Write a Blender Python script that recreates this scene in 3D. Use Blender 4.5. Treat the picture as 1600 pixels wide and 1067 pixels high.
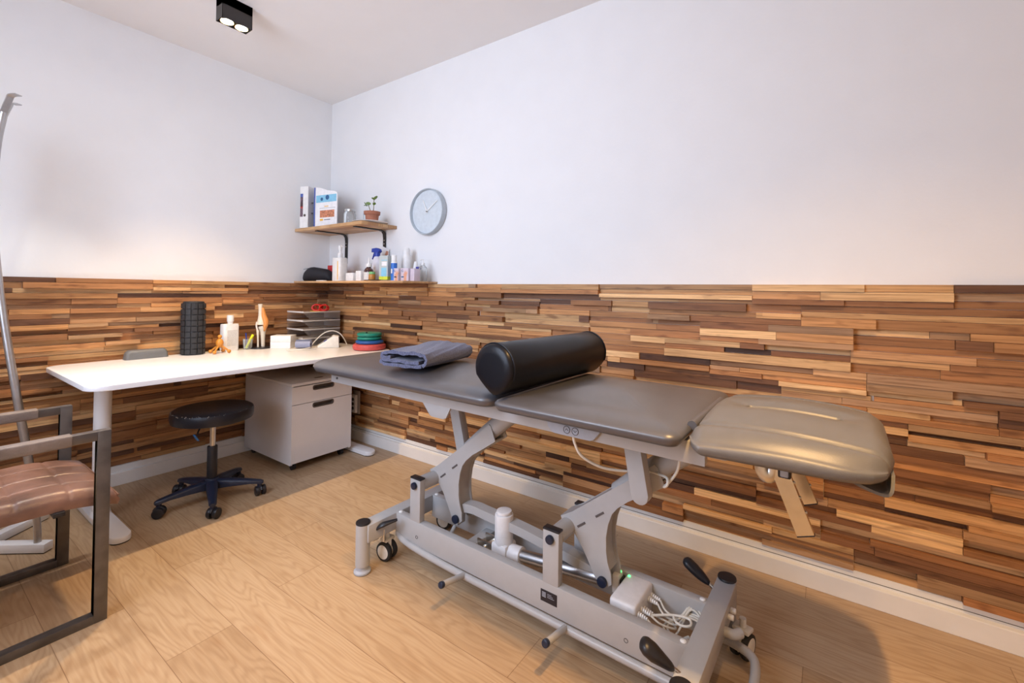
import bpy, bmesh, math, random
from mathutils import Vector, Matrix
D = bpy.data; C = bpy.context.scene.collection
PI = math.pi
for o in list(D.objects): D.objects.remove(o)
sc = bpy.context.scene

# ------------------------------------------------------------------ camera
F_PX, PITCH, ROLL, YAW, SHIFT = 702.279, -0.0131489, 0.0128623, 0.6132373, -87.774
CAM = Vector((3.38178, -2.17189, 1.15))
fw = Vector((-math.sin(YAW)*math.cos(PITCH), math.cos(YAW)*math.cos(PITCH), -math.sin(PITCH)))
rt = Vector((math.cos(YAW), math.sin(YAW), 0)); up = rt.cross(fw)
r2 = math.cos(ROLL)*rt + math.sin(ROLL)*up; u2 = -math.sin(ROLL)*rt + math.cos(ROLL)*up
cd = D.cameras.new('camera'); cam = D.objects.new('camera', cd); C.objects.link(cam)
cam.matrix_world = Matrix(((r2.x, u2.x, -fw.x, CAM.x), (r2.y, u2.y, -fw.y, CAM.y), (r2.z, u2.z, -fw.z, CAM.z), (0, 0, 0, 1)))
cd.sensor_fit = 'HORIZONTAL'; cd.sensor_width = 36; cd.lens = F_PX/1600*36; cd.shift_y = SHIFT/1600
cd.clip_start = 0.02
sc.camera = cam

# ------------------------------------------------------------------ view, world, window light
vs = sc.view_settings
vs.view_transform = 'Standard'; vs.look = 'None'; vs.gamma = 1; vs.use_curve_mapping = False
vs.exposure = -0.06
w = D.worlds.new('world'); sc.world = w; w.use_nodes = True
w.node_tree.nodes['Background'].inputs[0].default_value = (0.75, 0.86, 1.0, 1)
w.node_tree.nodes['Background'].inputs[1].default_value = 0.7

def area(name, loc, target, sx, sy, power, color):
    l = D.lights.new(name, 'AREA'); l.shape = 'RECTANGLE'; l.size = sx; l.size_y = sy
    l.energy = power; l.color = color
    o = D.objects.new(name, l); C.objects.link(o); o.location = loc
    o.rotation_euler = (Vector(target)-Vector(loc)).to_track_quat('-Z', 'Y').to_euler()
    return o
COOL = (0.70, 0.80, 1.0); WARM = (1.0, 0.66, 0.32); NEUTRAL = (1.0, 0.93, 0.86)
ROOM_X, ROOM_Y, CEIL = 5.2, -2.85, 2.683
window_light = area('daylight', (1.80, ROOM_Y-0.12, 1.75), (1.75, 0, 0.55), 1.4, 1.5, 75, COOL)
SPOT = 85

# ------------------------------------------------------------------ materials
def nodes_of(name):
    m = D.materials.new(name); m.use_nodes = True
    nt = m.node_tree; return m, nt, nt.nodes['Principled BSDF']
def mat(name, col, rough=0.5, metal=0.0, noise=None, bump=None, spec=0.5, coat=0, croug=0.2, trans=0, ior=1.45, sheen=0):
    """noise=(scale, amount) varies the colour, bump=(scale, strength) roughens the surface"""
    m, nt, b = nodes_of(name)
    b.inputs['Base Color'].default_value = (*col, 1); b.inputs['Roughness'].default_value = rough
    b.inputs['Metallic'].default_value = metal; b.inputs['Specular IOR Level'].default_value = spec
    b.inputs['Coat Weight'].default_value = coat; b.inputs['Coat Roughness'].default_value = croug; b.inputs['Transmission Weight'].default_value = trans
    b.inputs['IOR'].default_value = ior; b.inputs['Sheen Weight'].default_value = sheen
    tc = nt.nodes.new('ShaderNodeTexCoord')
    n = nt.nodes.new('ShaderNodeTexNoise'); n.inputs['Scale'].default_value = (noise or (40, 0))[0]
    n.inputs['Detail'].default_value = 5
    nt.links.new(tc.outputs['Object'], n.inputs['Vector'])
    k = (noise or (40, 0.06))[1]
    r = nt.nodes.new('ShaderNodeValToRGB')
    r.color_ramp.elements[0].position = 0.3; r.color_ramp.elements[1].position = 0.7
    r.color_ramp.elements[0].color = tuple(max(0, c*(1-k)) for c in col)+(1,)
    r.color_ramp.elements[1].color = tuple(min(1, c*(1+k)) for c in col)+(1,)
    nt.links.new(n.outputs[0], r.inputs[0]); nt.links.new(r.outputs[0], b.inputs['Base Color'])
    if bump:
        n2 = nt.nodes.new('ShaderNodeTexNoise'); n2.inputs['Scale'].default_value = bump[0]; n2.inputs['Detail'].default_value = 3
        nt.links.new(tc.outputs['Object'], n2.inputs['Vector'])
        bp = nt.nodes.new('ShaderNodeBump'); bp.inputs['Strength'].default_value = bump[1]; bp.inputs['Distance'].default_value = 0.004
        nt.links.new(n2.outputs[0], bp.inputs['Height']); nt.links.new(bp.outputs[0], b.inputs['Normal'])
    return m
def clear(name, col, alpha, rough=0.05):
    """thin clear plastic or glass: mostly see-through, glossy on top"""
    m, nt, b = nodes_of(name)
    b.inputs['Base Color'].default_value = (*col, 1); b.inputs['Roughness'].default_value = rough
    tr = nt.nodes.new('ShaderNodeBsdfTransparent'); tr.inputs[0].default_value = (*[0.6+0.4*c for c in col], 1)
    mx = nt.nodes.new('ShaderNodeMixShader'); fr = nt.nodes.new('ShaderNodeFresnel'); fr.inputs[0].default_value = 1.45
    ad = nt.nodes.new('ShaderNodeMath'); ad.operation = 'ADD'; ad.inputs[1].default_value = alpha; ad.use_clamp = True
    nt.links.new(fr.outputs[0], ad.inputs[0]); nt.links.new(ad.outputs[0], mx.inputs[0])
    nt.links.new(tr.outputs[0], mx.inputs[1]); nt.links.new(b.outputs[0], mx.inputs[2])
    nt.links.new(mx.outputs[0], nt.nodes['Material Output'].inputs[0])
    return m
def glow(name, col, strength):
    m, nt, b = nodes_of(name)
    b.inputs['Base Color'].default_value = (*col, 1)
    b.inputs['Emission Color'].default_value = (*col, 1); b.inputs['Emission Strength'].default_value = strength
    return m
def math_node(nt, op, a, b=None, c=None):
    n = nt.nodes.new('ShaderNodeMath'); n.operation = op
    for i, v in enumerate((a, b, c)):
        if v is None: continue
        if isinstance(v, (int, float)): n.inputs[i].default_value = v
        else: nt.links.new(v, n.inputs[i])
    return n.outputs[0]
def ramp(nt, fac, stops):
    r = nt.nodes.new('ShaderNodeValToRGB'); e = r.color_ramp.elements
    while len(e) < len(stops): e.new(0.5)
    for q, (p, c) in zip(e, stops): q.position = p; q.color = (*c, 1)
    nt.links.new(fac, r.inputs[0]); return r.outputs[0]
def mix(nt, kind, fac, a, b):
    n = nt.nodes.new('ShaderNodeMix'); n.data_type = 'RGBA'; n.blend_type = kind
    for s, v in ((n.inputs[0], fac), (n.inputs[6], a), (n.inputs[7], b)):
        if isinstance(v, (int, float)): s.default_value = v
        elif isinstance(v, tuple): s.default_value = (*v, 1)
        else: nt.links.new(v, s)
    return n.outputs[2]
def comb(nt, x, y, z=0.0):
    n = nt.nodes.new('ShaderNodeCombineXYZ')
    for i, v in enumerate((x, y, z)):
        if isinstance(v, (int, float)): n.inputs[i].default_value = v
        else: nt.links.new(v, n.inputs[i])
    return n.outputs[0]

def floor_material():
    m, nt, b = nodes_of('oak_laminate')
    tc = nt.nodes.new('ShaderNodeTexCoord'); sp = nt.nodes.new('ShaderNodeSeparateXYZ')
    nt.links.new(tc.outputs['Object'], sp.inputs[0]); X, Y = sp.outputs[0], sp.outputs[1]
    W, L = 0.19, 1.28
    yr = math_node(nt, 'DIVIDE', math_node(nt, 'ADD', Y, 1.065+19), W)
    row = math_node(nt, 'FLOOR', yr); fy = math_node(nt, 'FRACT', yr)
    wn = nt.nodes.new('ShaderNodeTexWhiteNoise'); wn.noise_dimensions = '1D'; nt.links.new(row, wn.inputs['W'])
    xr = math_node(nt, 'ADD', math_node(nt, 'DIVIDE', math_node(nt, 'ADD', X, 20), L), wn.outputs['Value'])
    col = math_node(nt, 'FLOOR', xr); fx = math_node(nt, 'FRACT', xr)
    wi = nt.nodes.new('ShaderNodeTexWhiteNoise'); wi.noise_dimensions = '2D'; nt.links.new(comb(nt, row, col), wi.inputs['Vector'])
    pid = wi.outputs['Value']
    # cathedral grain: contour lines of a stretched noise field
    v = comb(nt, math_node(nt, 'ADD', math_node(nt, 'MULTIPLY', X, 1.15), math_node(nt, 'MULTIPLY', pid, 37)),
             math_node(nt, 'ADD', math_node(nt, 'MULTIPLY', Y, 8.0), math_node(nt, 'MULTIPLY', pid, 91)))
    n1 = nt.nodes.new('ShaderNodeTexNoise'); n1.inputs['Scale'].default_value = 1.0; n1.inputs['Detail'].default_value = 2.5
    n1.inputs['Roughness'].default_value = 0.45; nt.links.new(v, n1.inputs['Vector'])
    rings = math_node(nt, 'SINE', math_node(nt, 'MULTIPLY', n1.outputs[0], 130))
    rings = math_node(nt, 'POWER', math_node(nt, 'ADD', math_node(nt, 'MULTIPLY', rings, 0.5), 0.5), 2.2)
    v2 = comb(nt, math_node(nt, 'MULTIPLY', X, 6), math_node(nt, 'MULTIPLY', Y, 160), pid)
    n2 = nt.nodes.new('ShaderNodeTexNoise'); n2.inputs['Scale'].default_value = 1.0; n2.inputs['Detail'].default_value = 3
    nt.links.new(v2, n2.inputs['Vector'])
    base = ramp(nt, pid, [(0, (0.43, 0.295, 0.175)), (0.5, (0.48, 0.338, 0.205)), (1, (0.53, 0.382, 0.240))])
    g = mix(nt, 'MULTIPLY', math_node(nt, 'MULTIPLY', rings, 0.30), base, (0.60, 0.50, 0.40))
    g = mix(nt, 'MULTIPLY', ramp(nt, n2.outputs[0], [(0.35, (0.45,)*3), (0.65, (0,)*3)]), g, (0.80, 0.72, 0.62))
    n3 = nt.nodes.new('ShaderNodeTexNoise'); n3.inputs['Scale'].default_value = 3.0; nt.links.new(v, n3.inputs['Vector'])
    g = mix(nt, 'MULTIPLY', ramp(nt, n3.outputs[0], [(0.62, (0,)*3), (0.78, (0.55,)*3)]), g, (0.72, 0.56, 0.40))
    ey = math_node(nt, 'MINIMUM', fy, math_node(nt, 'SUBTRACT', 1.0, fy))
    ex = math_node(nt, 'MULTIPLY', math_node(nt, 'MINIMUM', fx, math_node(nt, 'SUBTRACT', 1.0, fx)), L/W)
    e = math_node(nt, 'LESS_THAN', math_node(nt, 'MINIMUM', ex, ey), 0.006)
    g = mix(nt, 'MULTIPLY', math_node(nt, 'MULTIPLY', e, 0.75), g, (0.45, 0.35, 0.26))
    nt.links.new(g, b.inputs['Base Color']); b.inputs['Roughness'].default_value = 0.42
    bp = nt.nodes.new('ShaderNodeBump'); bp.inputs['Strength'].default_value = 0.12; bp.inputs['Distance'].default_value = 0.002
    nt.links.new(n2.outputs[0], bp.inputs['Height']); nt.links.new(bp.outputs[0], b.inputs['Normal'])
    return m
def strip_material(name, axis):
    """reclaimed wood: tint of each strip from the mesh attribute, grain along the wall"""
    m, nt, b = nodes_of(name)
    at = nt.nodes.new('ShaderNodeAttribute'); at.attribute_name = 'strip'
    sp = nt.nodes.new('ShaderNodeSeparateColor'); nt.links.new(at.outputs['Color'], sp.inputs[0])
    tint, bright, seed = sp.outputs[0], sp.outputs[1], sp.outputs[2]
    tc = nt.nodes.new('ShaderNodeTexCoord'); so = nt.nodes.new('ShaderNodeSeparateXYZ'); nt.links.new(tc.outputs['Object'], so.inputs[0])
    al = so.outputs[0] if axis == 0 else so.outputs[1]
    out = so.outputs[1] if axis == 0 else so.outputs[0]
    v = comb(nt, math_node(nt, 'ADD', math_node(nt, 'MULTIPLY', al, 5), math_node(nt, 'MULTIPLY', seed, 60)),
             math_node(nt, 'MULTIPLY', so.outputs[2], 130), math_node(nt, 'MULTIPLY', out, 60))
    n = nt.nodes.new('ShaderNodeTexNoise'); n.inputs['Scale'].default_value = 1; n.inputs['Detail'].default_value = 4
    nt.links.new(v, n.inputs['Vector'])
    base = ramp(nt, tint, [(0.0, (0.10, 0.045, 0.024)), (0.07, (0.16, 0.072, 0.035)), (0.20, (0.29, 0.130, 0.052)),
                           (0.42, (0.44, 0.205, 0.078)), (0.60, (0.56, 0.290, 0.115)), (0.76, (0.42, 0.26, 0.15)), (0.86, (0.64, 0.37, 0.16)), (1.0, (0.74, 0.49, 0.25))])
    g = mix(nt, 'MULTIPLY', 1.0, base, ramp(nt, n.outputs[0], [(0.3, (0.62, 0.55, 0.48)), (0.52, (0.95, 0.93, 0.90)), (0.75, (1.15, 1.12, 1.1))]))
    v3 = comb(nt, math_node(nt, 'ADD', math_node(nt, 'MULTIPLY', al, 9), math_node(nt, 'MULTIPLY', seed, 33)), math_node(nt, 'MULTIPLY', so.outputs[2], 30), seed)
    n3 = nt.nodes.new('ShaderNodeTexNoise'); n3.inputs['Scale'].default_value = 1; nt.links.new(v3, n3.inputs['Vector'])
    g = mix(nt, 'MULTIPLY', ramp(nt, n3.outputs[0], [(0.60, (0,)*3), (0.74, (0.75,)*3)]), g, (0.42, 0.32, 0.26))
    g = mix(nt, 'MULTIPLY', 1.0, g, ramp(nt, bright, [(0, (0.72,)*3), (1, (1.25,)*3)]))
    nt.links.new(g, b.inputs['Base Color']); b.inputs['Roughness'].default_value = 0.6
    bp = nt.nodes.new('ShaderNodeBump'); bp.inputs['Strength'].default_value = 0.35; bp.inputs['Distance'].default_value = 0.002
    nt.links.new(n.outputs[0], bp.inputs['Height']); nt.links.new(bp.outputs[0], b.inputs['Normal'])
    return m
def board_material():
    m, nt, b = nodes_of('glued_oak')
    tc = nt.nodes.new('ShaderNodeTexCoord'); so = nt.nodes.new('ShaderNodeSeparateXYZ'); nt.links.new(tc.outputs['Object'], so.inputs[0])
    lam = math_node(nt, 'FLOOR', math_node(nt, 'MULTIPLY', so.outputs[1], 24))
    seg = math_node(nt, 'FLOOR', math_node(nt, 'ADD', math_node(nt, 'MULTIPLY', so.outputs[0], 2.1), math_node(nt, 'MULTIPLY', lam, 0.37)))
    wn = nt.nodes.new('ShaderNodeTexWhiteNoise'); wn.noise_dimensions = '2D'; nt.links.new(comb(nt, lam, seg), wn.inputs['Vector'])
    n = nt.nodes.new('ShaderNodeTexNoise'); n.inputs['Scale'].default_value = 1; n.inputs['Detail'].default_value = 3
    nt.links.new(comb(nt, math_node(nt, 'MULTIPLY', so.outputs[0], 6), math_node(nt, 'MULTIPLY', so.outputs[1], 120), so.outputs[2]), n.inputs['Vector'])
    base = ramp(nt, wn.outputs['Value'], [(0, (0.42, 0.22, 0.10)), (0.5, (0.60, 0.36, 0.17)), (1, (0.68, 0.44, 0.23))])
    g = mix(nt, 'MULTIPLY', 1.0, base, ramp(nt, n.outputs[0], [(0.3, (0.75, 0.7, 0.65)), (0.7, (1.05,)*3)]))
    nt.links.new(g, b.inputs['Base Color']); b.inputs['Roughness'].default_value = 0.45
    return m

M = dict(
    wall=mat('white_plaster', (0.86, 0.86, 0.86), 0.85, noise=(6, 0.012), bump=(60, 0.12)),
    ceiling=mat('ceiling_paint', (0.90, 0.88, 0.865), 0.9, noise=(5, 0.01), bump=(60, 0.08)),
    floor=floor_material(), skirt=mat('white_lacquer', (0.80, 0.79, 0.77), 0.4, noise=(8, 0.03)),
    wood_x=strip_material('reclaimed_wood_long', 0), wood_y=strip_material('reclaimed_wood_short', 1), board=board_material(),
    white=mat('white_laminate', (0.85, 0.85, 0.86), 0.32, noise=(12, 0.01)),
    edge=mat('light_grey_edge', (0.66, 0.67, 0.74), 0.4),
    cabinet=mat('cabinet_white', (0.73, 0.71, 0.71), 0.4, noise=(9, 0.015)),
    dark_in=mat('dark_grey_plastic', (0.10, 0.085, 0.075), 0.5),
    frame=mat('light_grey_powder_coat', (0.41, 0.405, 0.405), 0.30, noise=(30, 0.02)),
    pad=mat('dark_grey_leatherette', (0.072, 0.071, 0.080), 0.40, noise=(20, 0.05), bump=(420, 0.06), spec=0.7, coat=0.6, croug=0.34),
    pad_head=mat('lamp_tinted_leatherette', (0.135, 0.128, 0.122), 0.42, noise=(20, 0.05), bump=(420, 0.12), spec=0.6, coat=0.3, croug=0.38),  # warm lamp reflections put into the colour, paler than the other cushions
    bolster=mat('black_leatherette', (0.005, 0.0055, 0.009), 0.36, bump=(300, 0.05), spec=0.25, coat=0.08, croug=0.2),
    seat_black=mat('black_vinyl', (0.008, 0.009, 0.014), 0.35, bump=(60, 0.2)),
    worn=mat('worn_vinyl_flecks', (0.35, 0.33, 0.30), 0.8),
    black=mat('black_plastic', (0.014, 0.014, 0.018), 0.38), navy=mat('blue_black_plastic', (0.012, 0.018, 0.040), 0.35),
    rubber=mat('black_rubber', (0.02, 0.02, 0.02), 0.7, bump=(200, 0.1)), bluetab=mat('blue_plastic_tab', (0.03, 0.13, 0.32), 0.4),
    chrome=mat('brushed_steel', (0.62, 0.60, 0.56), 0.28, 1.0), zinc=mat('yellow_zinc', (0.66, 0.63, 0.55), 0.25, 1.0),
    alu=mat('aluminium', (0.60, 0.60, 0.62), 0.30, 1.0), wheel=mat('wheel_white', (0.74, 0.73, 0.69), 0.4),
    steel=mat('dark_gunmetal_steel', (0.135, 0.125, 0.120), 0.38, 0.6, noise=(14, 0.25), bump=(50, 0.1)),
    stand=mat('satin_steel', (0.48, 0.47, 0.47), 0.33, 0.9),
    leather=mat('worn_brown_leather', (0.190, 0.100, 0.072), 0.38, noise=(10, 0.40), bump=(120, 0.25), spec=0.6, coat=0.35, croug=0.35),
    armleather=mat('greyed_leather_wrap', (0.20, 0.165, 0.145), 0.42, noise=(9, 0.3), bump=(120, 0.35)),
    towel=mat('blue_grey_towel', (0.105, 0.120, 0.205), 0.95, noise=(260, 0.45), bump=(330, 1.0), sheen=0.25),
    clock=mat('pale_blue_clock', (0.64, 0.71, 0.76), 0.45), clock_rim=mat('grey_blue_rim', (0.46, 0.52, 0.57), 0.4),
    hand=mat('white_hands', (0.9, 0.9, 0.88), 0.4),
    terracotta=mat('terracotta', (0.40, 0.155, 0.090), 0.8, noise=(30, 0.12)), soil=mat('soil', (0.05, 0.03, 0.02), 0.95),
    leaf=mat('green_leaf', (0.16, 0.26, 0.06), 0.45, noise=(40, 0.25)), stem=mat('brown_stem', (0.20, 0.17, 0.07), 0.6),
    bracket=mat('black_steel', (0.018, 0.016, 0.015), 0.45), paper=mat('white_paper', (0.85, 0.85, 0.86), 0.6),
    blue=mat('blue_card', (0.08, 0.13, 0.42), 0.5), lblue=mat('light_blue_print', (0.25, 0.56, 0.75), 0.5), dblue=mat('navy_print', (0.03, 0.12, 0.28), 0.5),
    orange_print=mat('orange_print', (0.55, 0.22, 0.12), 0.6, noise=(160, 0.6)), yellow_print=mat('yellow_print', (0.85, 0.50, 0.06), 0.6),
    dark_print=mat('dark_print', (0.06, 0.05, 0.07), 0.6, noise=(90, 0.7)), green_print=mat('green_print', (0.20, 0.50, 0.20), 0.6),
    plum=mat('plum_print', (0.16, 0.10, 0.13), 0.6, noise=(120, 0.6)),
    red=mat('red_rubber', (0.60, 0.018, 0.012), 0.45), redfoam=mat('faded_red_vinyl', (0.55, 0.085, 0.075), 0.5, noise=(60, 0.12)),
    green=mat('teal_green_vinyl', (0.01, 0.22, 0.16), 0.4), bluedisc=mat('blue_vinyl', (0.015, 0.09, 0.30), 0.4), yellow=mat('yellow_rubber', (0.75, 0.45, 0.02), 0.5),
    redbox=mat('red_card', (0.62, 0.03, 0.03), 0.5), pouch=mat('black_nylon', (0.014, 0.014, 0.02), 0.7, bump=(200, 0.4)),
    bottle=mat('white_plastic', (0.84, 0.84, 0.83), 0.35), milky=mat('milky_plastic', (0.78, 0.78, 0.76), 0.3), label=mat('pale_grey_label', (0.66, 0.66, 0.65), 0.6, noise=(150, 0.12)),
    brown_glass=mat('brown_glass', (0.06, 0.015, 0.010), 0.12, coat=0.5), amber=mat('amber_plastic', (0.45, 0.20, 0.04), 0.3),
    spray=mat('blue_spray_head', (0.02, 0.05, 0.36), 0.35), spraybody=mat('lilac_white_plastic', (0.74, 0.73, 0.80), 0.35),
    can_blue=mat('bright_blue_can', (0.03, 0.16, 0.58), 0.35), tube_grey=mat('grey_green_box', (0.50, 0.56, 0.56), 0.5), lime=mat('lime_print', (0.65, 0.72, 0.06), 0.5),
    pink=mat('lilac_card', (0.64, 0.56, 0.64), 0.55), skin=mat('skin_print', (0.70, 0.36, 0.24), 0.6), capblue=mat('dark_blue_cap', (0.05, 0.04, 0.30), 0.4),
    figure=mat('varnished_orange_wood', (0.62, 0.25, 0.035), 0.3, noise=(30, 0.15)), roller=mat('charcoal_foam', (0.026, 0.027, 0.031), 0.6, bump=(150, 0.15)),
    bone=mat('ivory_bone', (0.76, 0.70, 0.58), 0.4, noise=(30, 0.06)), muscle=mat('orange_ligament', (0.72, 0.30, 0.08), 0.4), ligament=mat('pale_ligament', (0.80, 0.76, 0.70), 0.4),
    pen_blue=mat('blue_pen', (0.02, 0.05, 0.35), 0.4), marker=mat('neon_yellow', (0.78, 0.84, 0.02), 0.45),
    cuff=mat('slate_cuff', (0.30, 0.33, 0.46), 0.85, bump=(200, 0.3)), cuffdark=mat('dark_cuff', (0.06, 0.08, 0.20), 0.85),
    device=mat('ivory_plastic', (0.80, 0.78, 0.72), 0.35), screen=mat('grey_screen', (0.22, 0.22, 0.21), 0.2), cord=mat('ivory_cable', (0.72, 0.69, 0.62), 0.4),
    greybox=mat('mid_grey_plastic', (0.15, 0.155, 0.16), 0.5), outlet=mat('outlet_white', (0.74, 0.72, 0.70), 0.4), outlet_side=mat('outlet_back', (0.38, 0.33, 0.30), 0.5),
    lamp_black=mat('black_lamp_housing', (0.035, 0.030, 0.028), 0.45), bulb=glow('lit_bulb', (1.0, 0.86, 0.62), 40), led=glow('green_led', (0.05, 1.0, 0.15), 6),
    reflector=mat('gold_reflector', (0.8, 0.62, 0.35), 0.3, 0.6), ctrl=mat('control_box_white', (0.74, 0.73, 0.74), 0.35), plate=mat('black_label_plate', (0.015, 0.013, 0.02), 0.4),
    handset=mat('handset_grey', (0.36, 0.39, 0.45), 0.4), screw=mat('dark_screws', (0.09, 0.08, 0.08), 0.4), pale_plug=mat('white_plug', (0.85, 0.85, 0.84), 0.3),
    acrylic=clear('clear_acrylic', (0.88, 0.86, 0.86), 0.05), acrylic_edge=clear('acrylic_edge', (0.92, 0.90, 0.88), 0.35), glass=clear('clear_glass', (0.90, 0.92, 0.92), 0.10),
    pane=clear('window_glass', (0.97, 0.98, 1.0), 0.0), lid=mat('pewter_lid', (0.55, 0.56, 0.56), 0.3, 0.8), bag=clear('hazy_plastic', (0.9, 0.92, 0.95), 0.30, 0.3))

# ------------------------------------------------------------------ mesh helpers
def catmull(pts, n=8):
    P = [Vector(p) for p in pts]; out = []
    for i in range(len(P)-1):
        a = P[max(i-1, 0)]; b = P[i]; c = P[i+1]; d = P[min(i+2, len(P)-1)]
        for k in range(n):
            t = k/n
            out.append(0.5*((2*b)+(c-a)*t+(2*a-5*b+4*c-d)*t*t+(3*b-a-3*c+d)*t**3))
    out.append(P[-1]); return out
class MB:
    def __init__(s): s.bm = bmesh.new(); s.mi = 0
    def _mi(s, before):
        for f in s.bm.faces:
            if f not in before: f.material_index = s.mi
    def box(s, x0, x1, y0, y1, z0, z1, bev=0.0, mtx=None, seg=2):
        r = bmesh.ops.create_cube(s.bm, size=1.0); vs = r['verts']
        for v in vs: v.co = Vector(((x0+x1)/2+v.co.x*(x1-x0), (y0+y1)/2+v.co.y*(y1-y0), (z0+z1)/2+v.co.z*(z1-z0)))
        fs = set(f for v in vs for f in v.link_faces)
        for f in fs: f.material_index = s.mi
        if bev:
            es = list(set(e for v in vs for e in v.link_edges))
            q = bmesh.ops.bevel(s.bm, geom=es, offset=bev, segments=seg, affect='EDGES', profile=0.5)
            vs = list(set(v for f in q['faces'] for v in f.verts) | set(v for v in vs if v.is_valid))
            for f in q['faces']: f.material_index = s.mi
        if mtx: bmesh.ops.transform(s.bm, matrix=mtx, verts=[v for v in vs if v.is_valid])
        return s
    def rings(s, rings, cap=True, closed=True):
        L = []
        for r in rings: L.append([s.bm.verts.new(p) for p in r])
        n = len(L[0])
        for a, b in zip(L[:-1], L[1:]):
            for i in range(n if closed else n-1):
                j = (i+1) % n
                s.bm.faces.new((a[i], a[j], b[j], b[i])).material_index = s.mi
        if cap:
            s.bm.faces.new(list(reversed(L[0]))).material_index = s.mi
            s.bm.faces.new(L[-1]).material_index = s.mi
        return s
    def tube(s, pts, r, seg=12, smooth=0, cap=True, flat=1.0):
        P = catmull(pts, smooth) if smooth else [Vector(p) for p in pts]
        rad = r if isinstance(r, (list, tuple)) else None
        n = len(P); out = []
        t0 = (P[1]-P[0]).normalized(); up = Vector((0, 0, 1)) if abs(t0.z) < 0.9 else Vector((1, 0, 0))
        nx = t0.cross(up).normalized()
        for i, p in enumerate(P):
            t = (P[min(i+1, n-1)]-P[max(i-1, 0)]).normalized()
            nx = (nx-t*nx.dot(t)).normalized(); ny = t.cross(nx)
            if rad:
                u = i/(n-1)*(len(rad)-1); k = min(int(u), len(rad)-2); rr = rad[k]+(rad[k+1]-rad[k])*(u-k)
            else: rr = r
            out.append([p+(nx*math.cos(2*PI*k/seg)+ny*flat*math.sin(2*PI*k/seg))*rr for k in range(seg)])
        return s.rings(out, cap)
    def cyl(s, a, b, r, r2=None, seg=24, bev=0.0):
        a, b = Vector(a), Vector(b); r2 = r if r2 is None else r2
        t = (b-a).normalized(); L = (b-a).length
        up = Vector((0, 0, 1)) if abs(t.z) < 0.9 else Vector((1, 0, 0))
        x = t.cross(up).normalized(); y = t.cross(x)
        prof = [(0, r), (L, r2)]
        if bev: prof = [(0, r-bev), (bev*0.3, r-bev*0.3), (bev, r), (L-bev, r2), (L-bev*0.3, r2-bev*0.3), (L, r2-bev)]
        return s.rings([[a+t*h+(x*math.cos(2*PI*k/seg)+y*math.sin(2*PI*k/seg))*q for k in range(seg)] for h, q in prof])
    def lathe(s, prof, o=(0, 0, 0), seg=28, sx=1.0, sy=1.0, mtx=None, cap=True):
        o = Vector(o); R = []
        for r, z in prof:
            R.append([(o+Vector((r*sx*math.cos(2*PI*k/seg), r*sy*math.sin(2*PI*k/seg), z))) for k in range(seg)])
        if mtx: R = [[mtx @ p for p in q] for q in R]
        return s.rings(R, cap)
    def ball(s, c, r, sc=(1, 1, 1), seg=16, mtx=None):
        before = set(s.bm.faces)
        q = bmesh.ops.create_uvsphere(s.bm, u_segments=seg, v_segments=max(6, seg*2//3), radius=r)
        for v in q['verts']:
            p = Vector((v.co.x*sc[0], v.co.y*sc[1], v.co.z*sc[2]))
            if mtx: p = mtx @ p
            v.co = p+Vector(c)
        s._mi(before); return s
    def prism(s, poly, fn, d0, d1, bev=0.0):
        """poly: 2-D outline, fn(a, b, d) -> 3-D point; extruded from d0 to d1"""
        A = [s.bm.verts.new(fn(a, b, d0)) for a, b in poly]; B = [s.bm.verts.new(fn(a, b, d1)) for a, b in poly]
        n = len(poly); fs = []
        fs.append(s.bm.faces.new(A)); fs.append(s.bm.faces.new(list(reversed(B))))
        for i in range(n):
            j = (i+1) % n; fs.append(s.bm.faces.new((A[j], A[i], B[i], B[j])))
        for f in fs: f.material_index = s.mi
        if bev:
            es = list(fs[0].edges)+list(fs[1].edges)
            q = bmesh.ops.bevel(s.bm, geom=es, offset=bev, segments=2, affect='EDGES', profile=0.5)
            for f in q['faces']: f.material_index = s.mi
        return s
    def sweep(s, pts, w, h, side, smooth=0):
        """rectangular bar along pts; width w along the fixed vector side, height h across"""
        P = catmull(pts, smooth) if smooth else [Vector(p) for p in pts]
        side = Vector(side).normalized(); out = []; n = len(P)
        for i, p in enumerate(P):
            t = (P[min(i+1, n-1)]-P[max(i-1, 0)]).normalized(); nn = t.cross(side).normalized()
            out.append([p+side*w/2*a+nn*h/2*b for a, b in ((-1, -1), (1, -1), (1, 1), (-1, 1))])
        return s.rings(out)
    def build(s, name, m, parent=None, loc=None, rot=None, smooth=35):
        bmesh.ops.remove_doubles(s.bm, verts=s.bm.verts, dist=1e-6)
        bmesh.ops.recalc_face_normals(s.bm, faces=s.bm.faces)
        me = D.meshes.new(name); s.bm.to_mesh(me); s.bm.free()
        for q in (m if isinstance(m, (list, tuple)) else [m]): me.materials.append(M[q])
        if smooth:
            me.polygons.foreach_set('use_smooth', [True]*len(me.polygons))
            me.set_sharp_from_angle(angle=math.radians(smooth))
        o = D.objects.new(name, me); C.objects.link(o)
        if parent: o.parent = parent
        if loc: o.location = loc
        if rot is not None: o.rotation_euler = rot if isinstance(rot, (tuple, list)) else (0, 0, rot)
        return o
def tag(o, label, cat, group=None, kind=None):
    o['label'] = label; o['category'] = cat
    if group: o['group'] = group
    if kind: o['kind'] = kind
    return o
def thing(name, label, cat, loc=(0, 0, 0), rot=0, group=None):
    o = D.objects.new(name, None); C.objects.link(o); o.location = loc; o.rotation_euler = (0, 0, rot)
    o.empty_display_size = 0.05
    return tag(o, label, cat, group)
def struct(o): o['kind'] = 'structure'; return o
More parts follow.
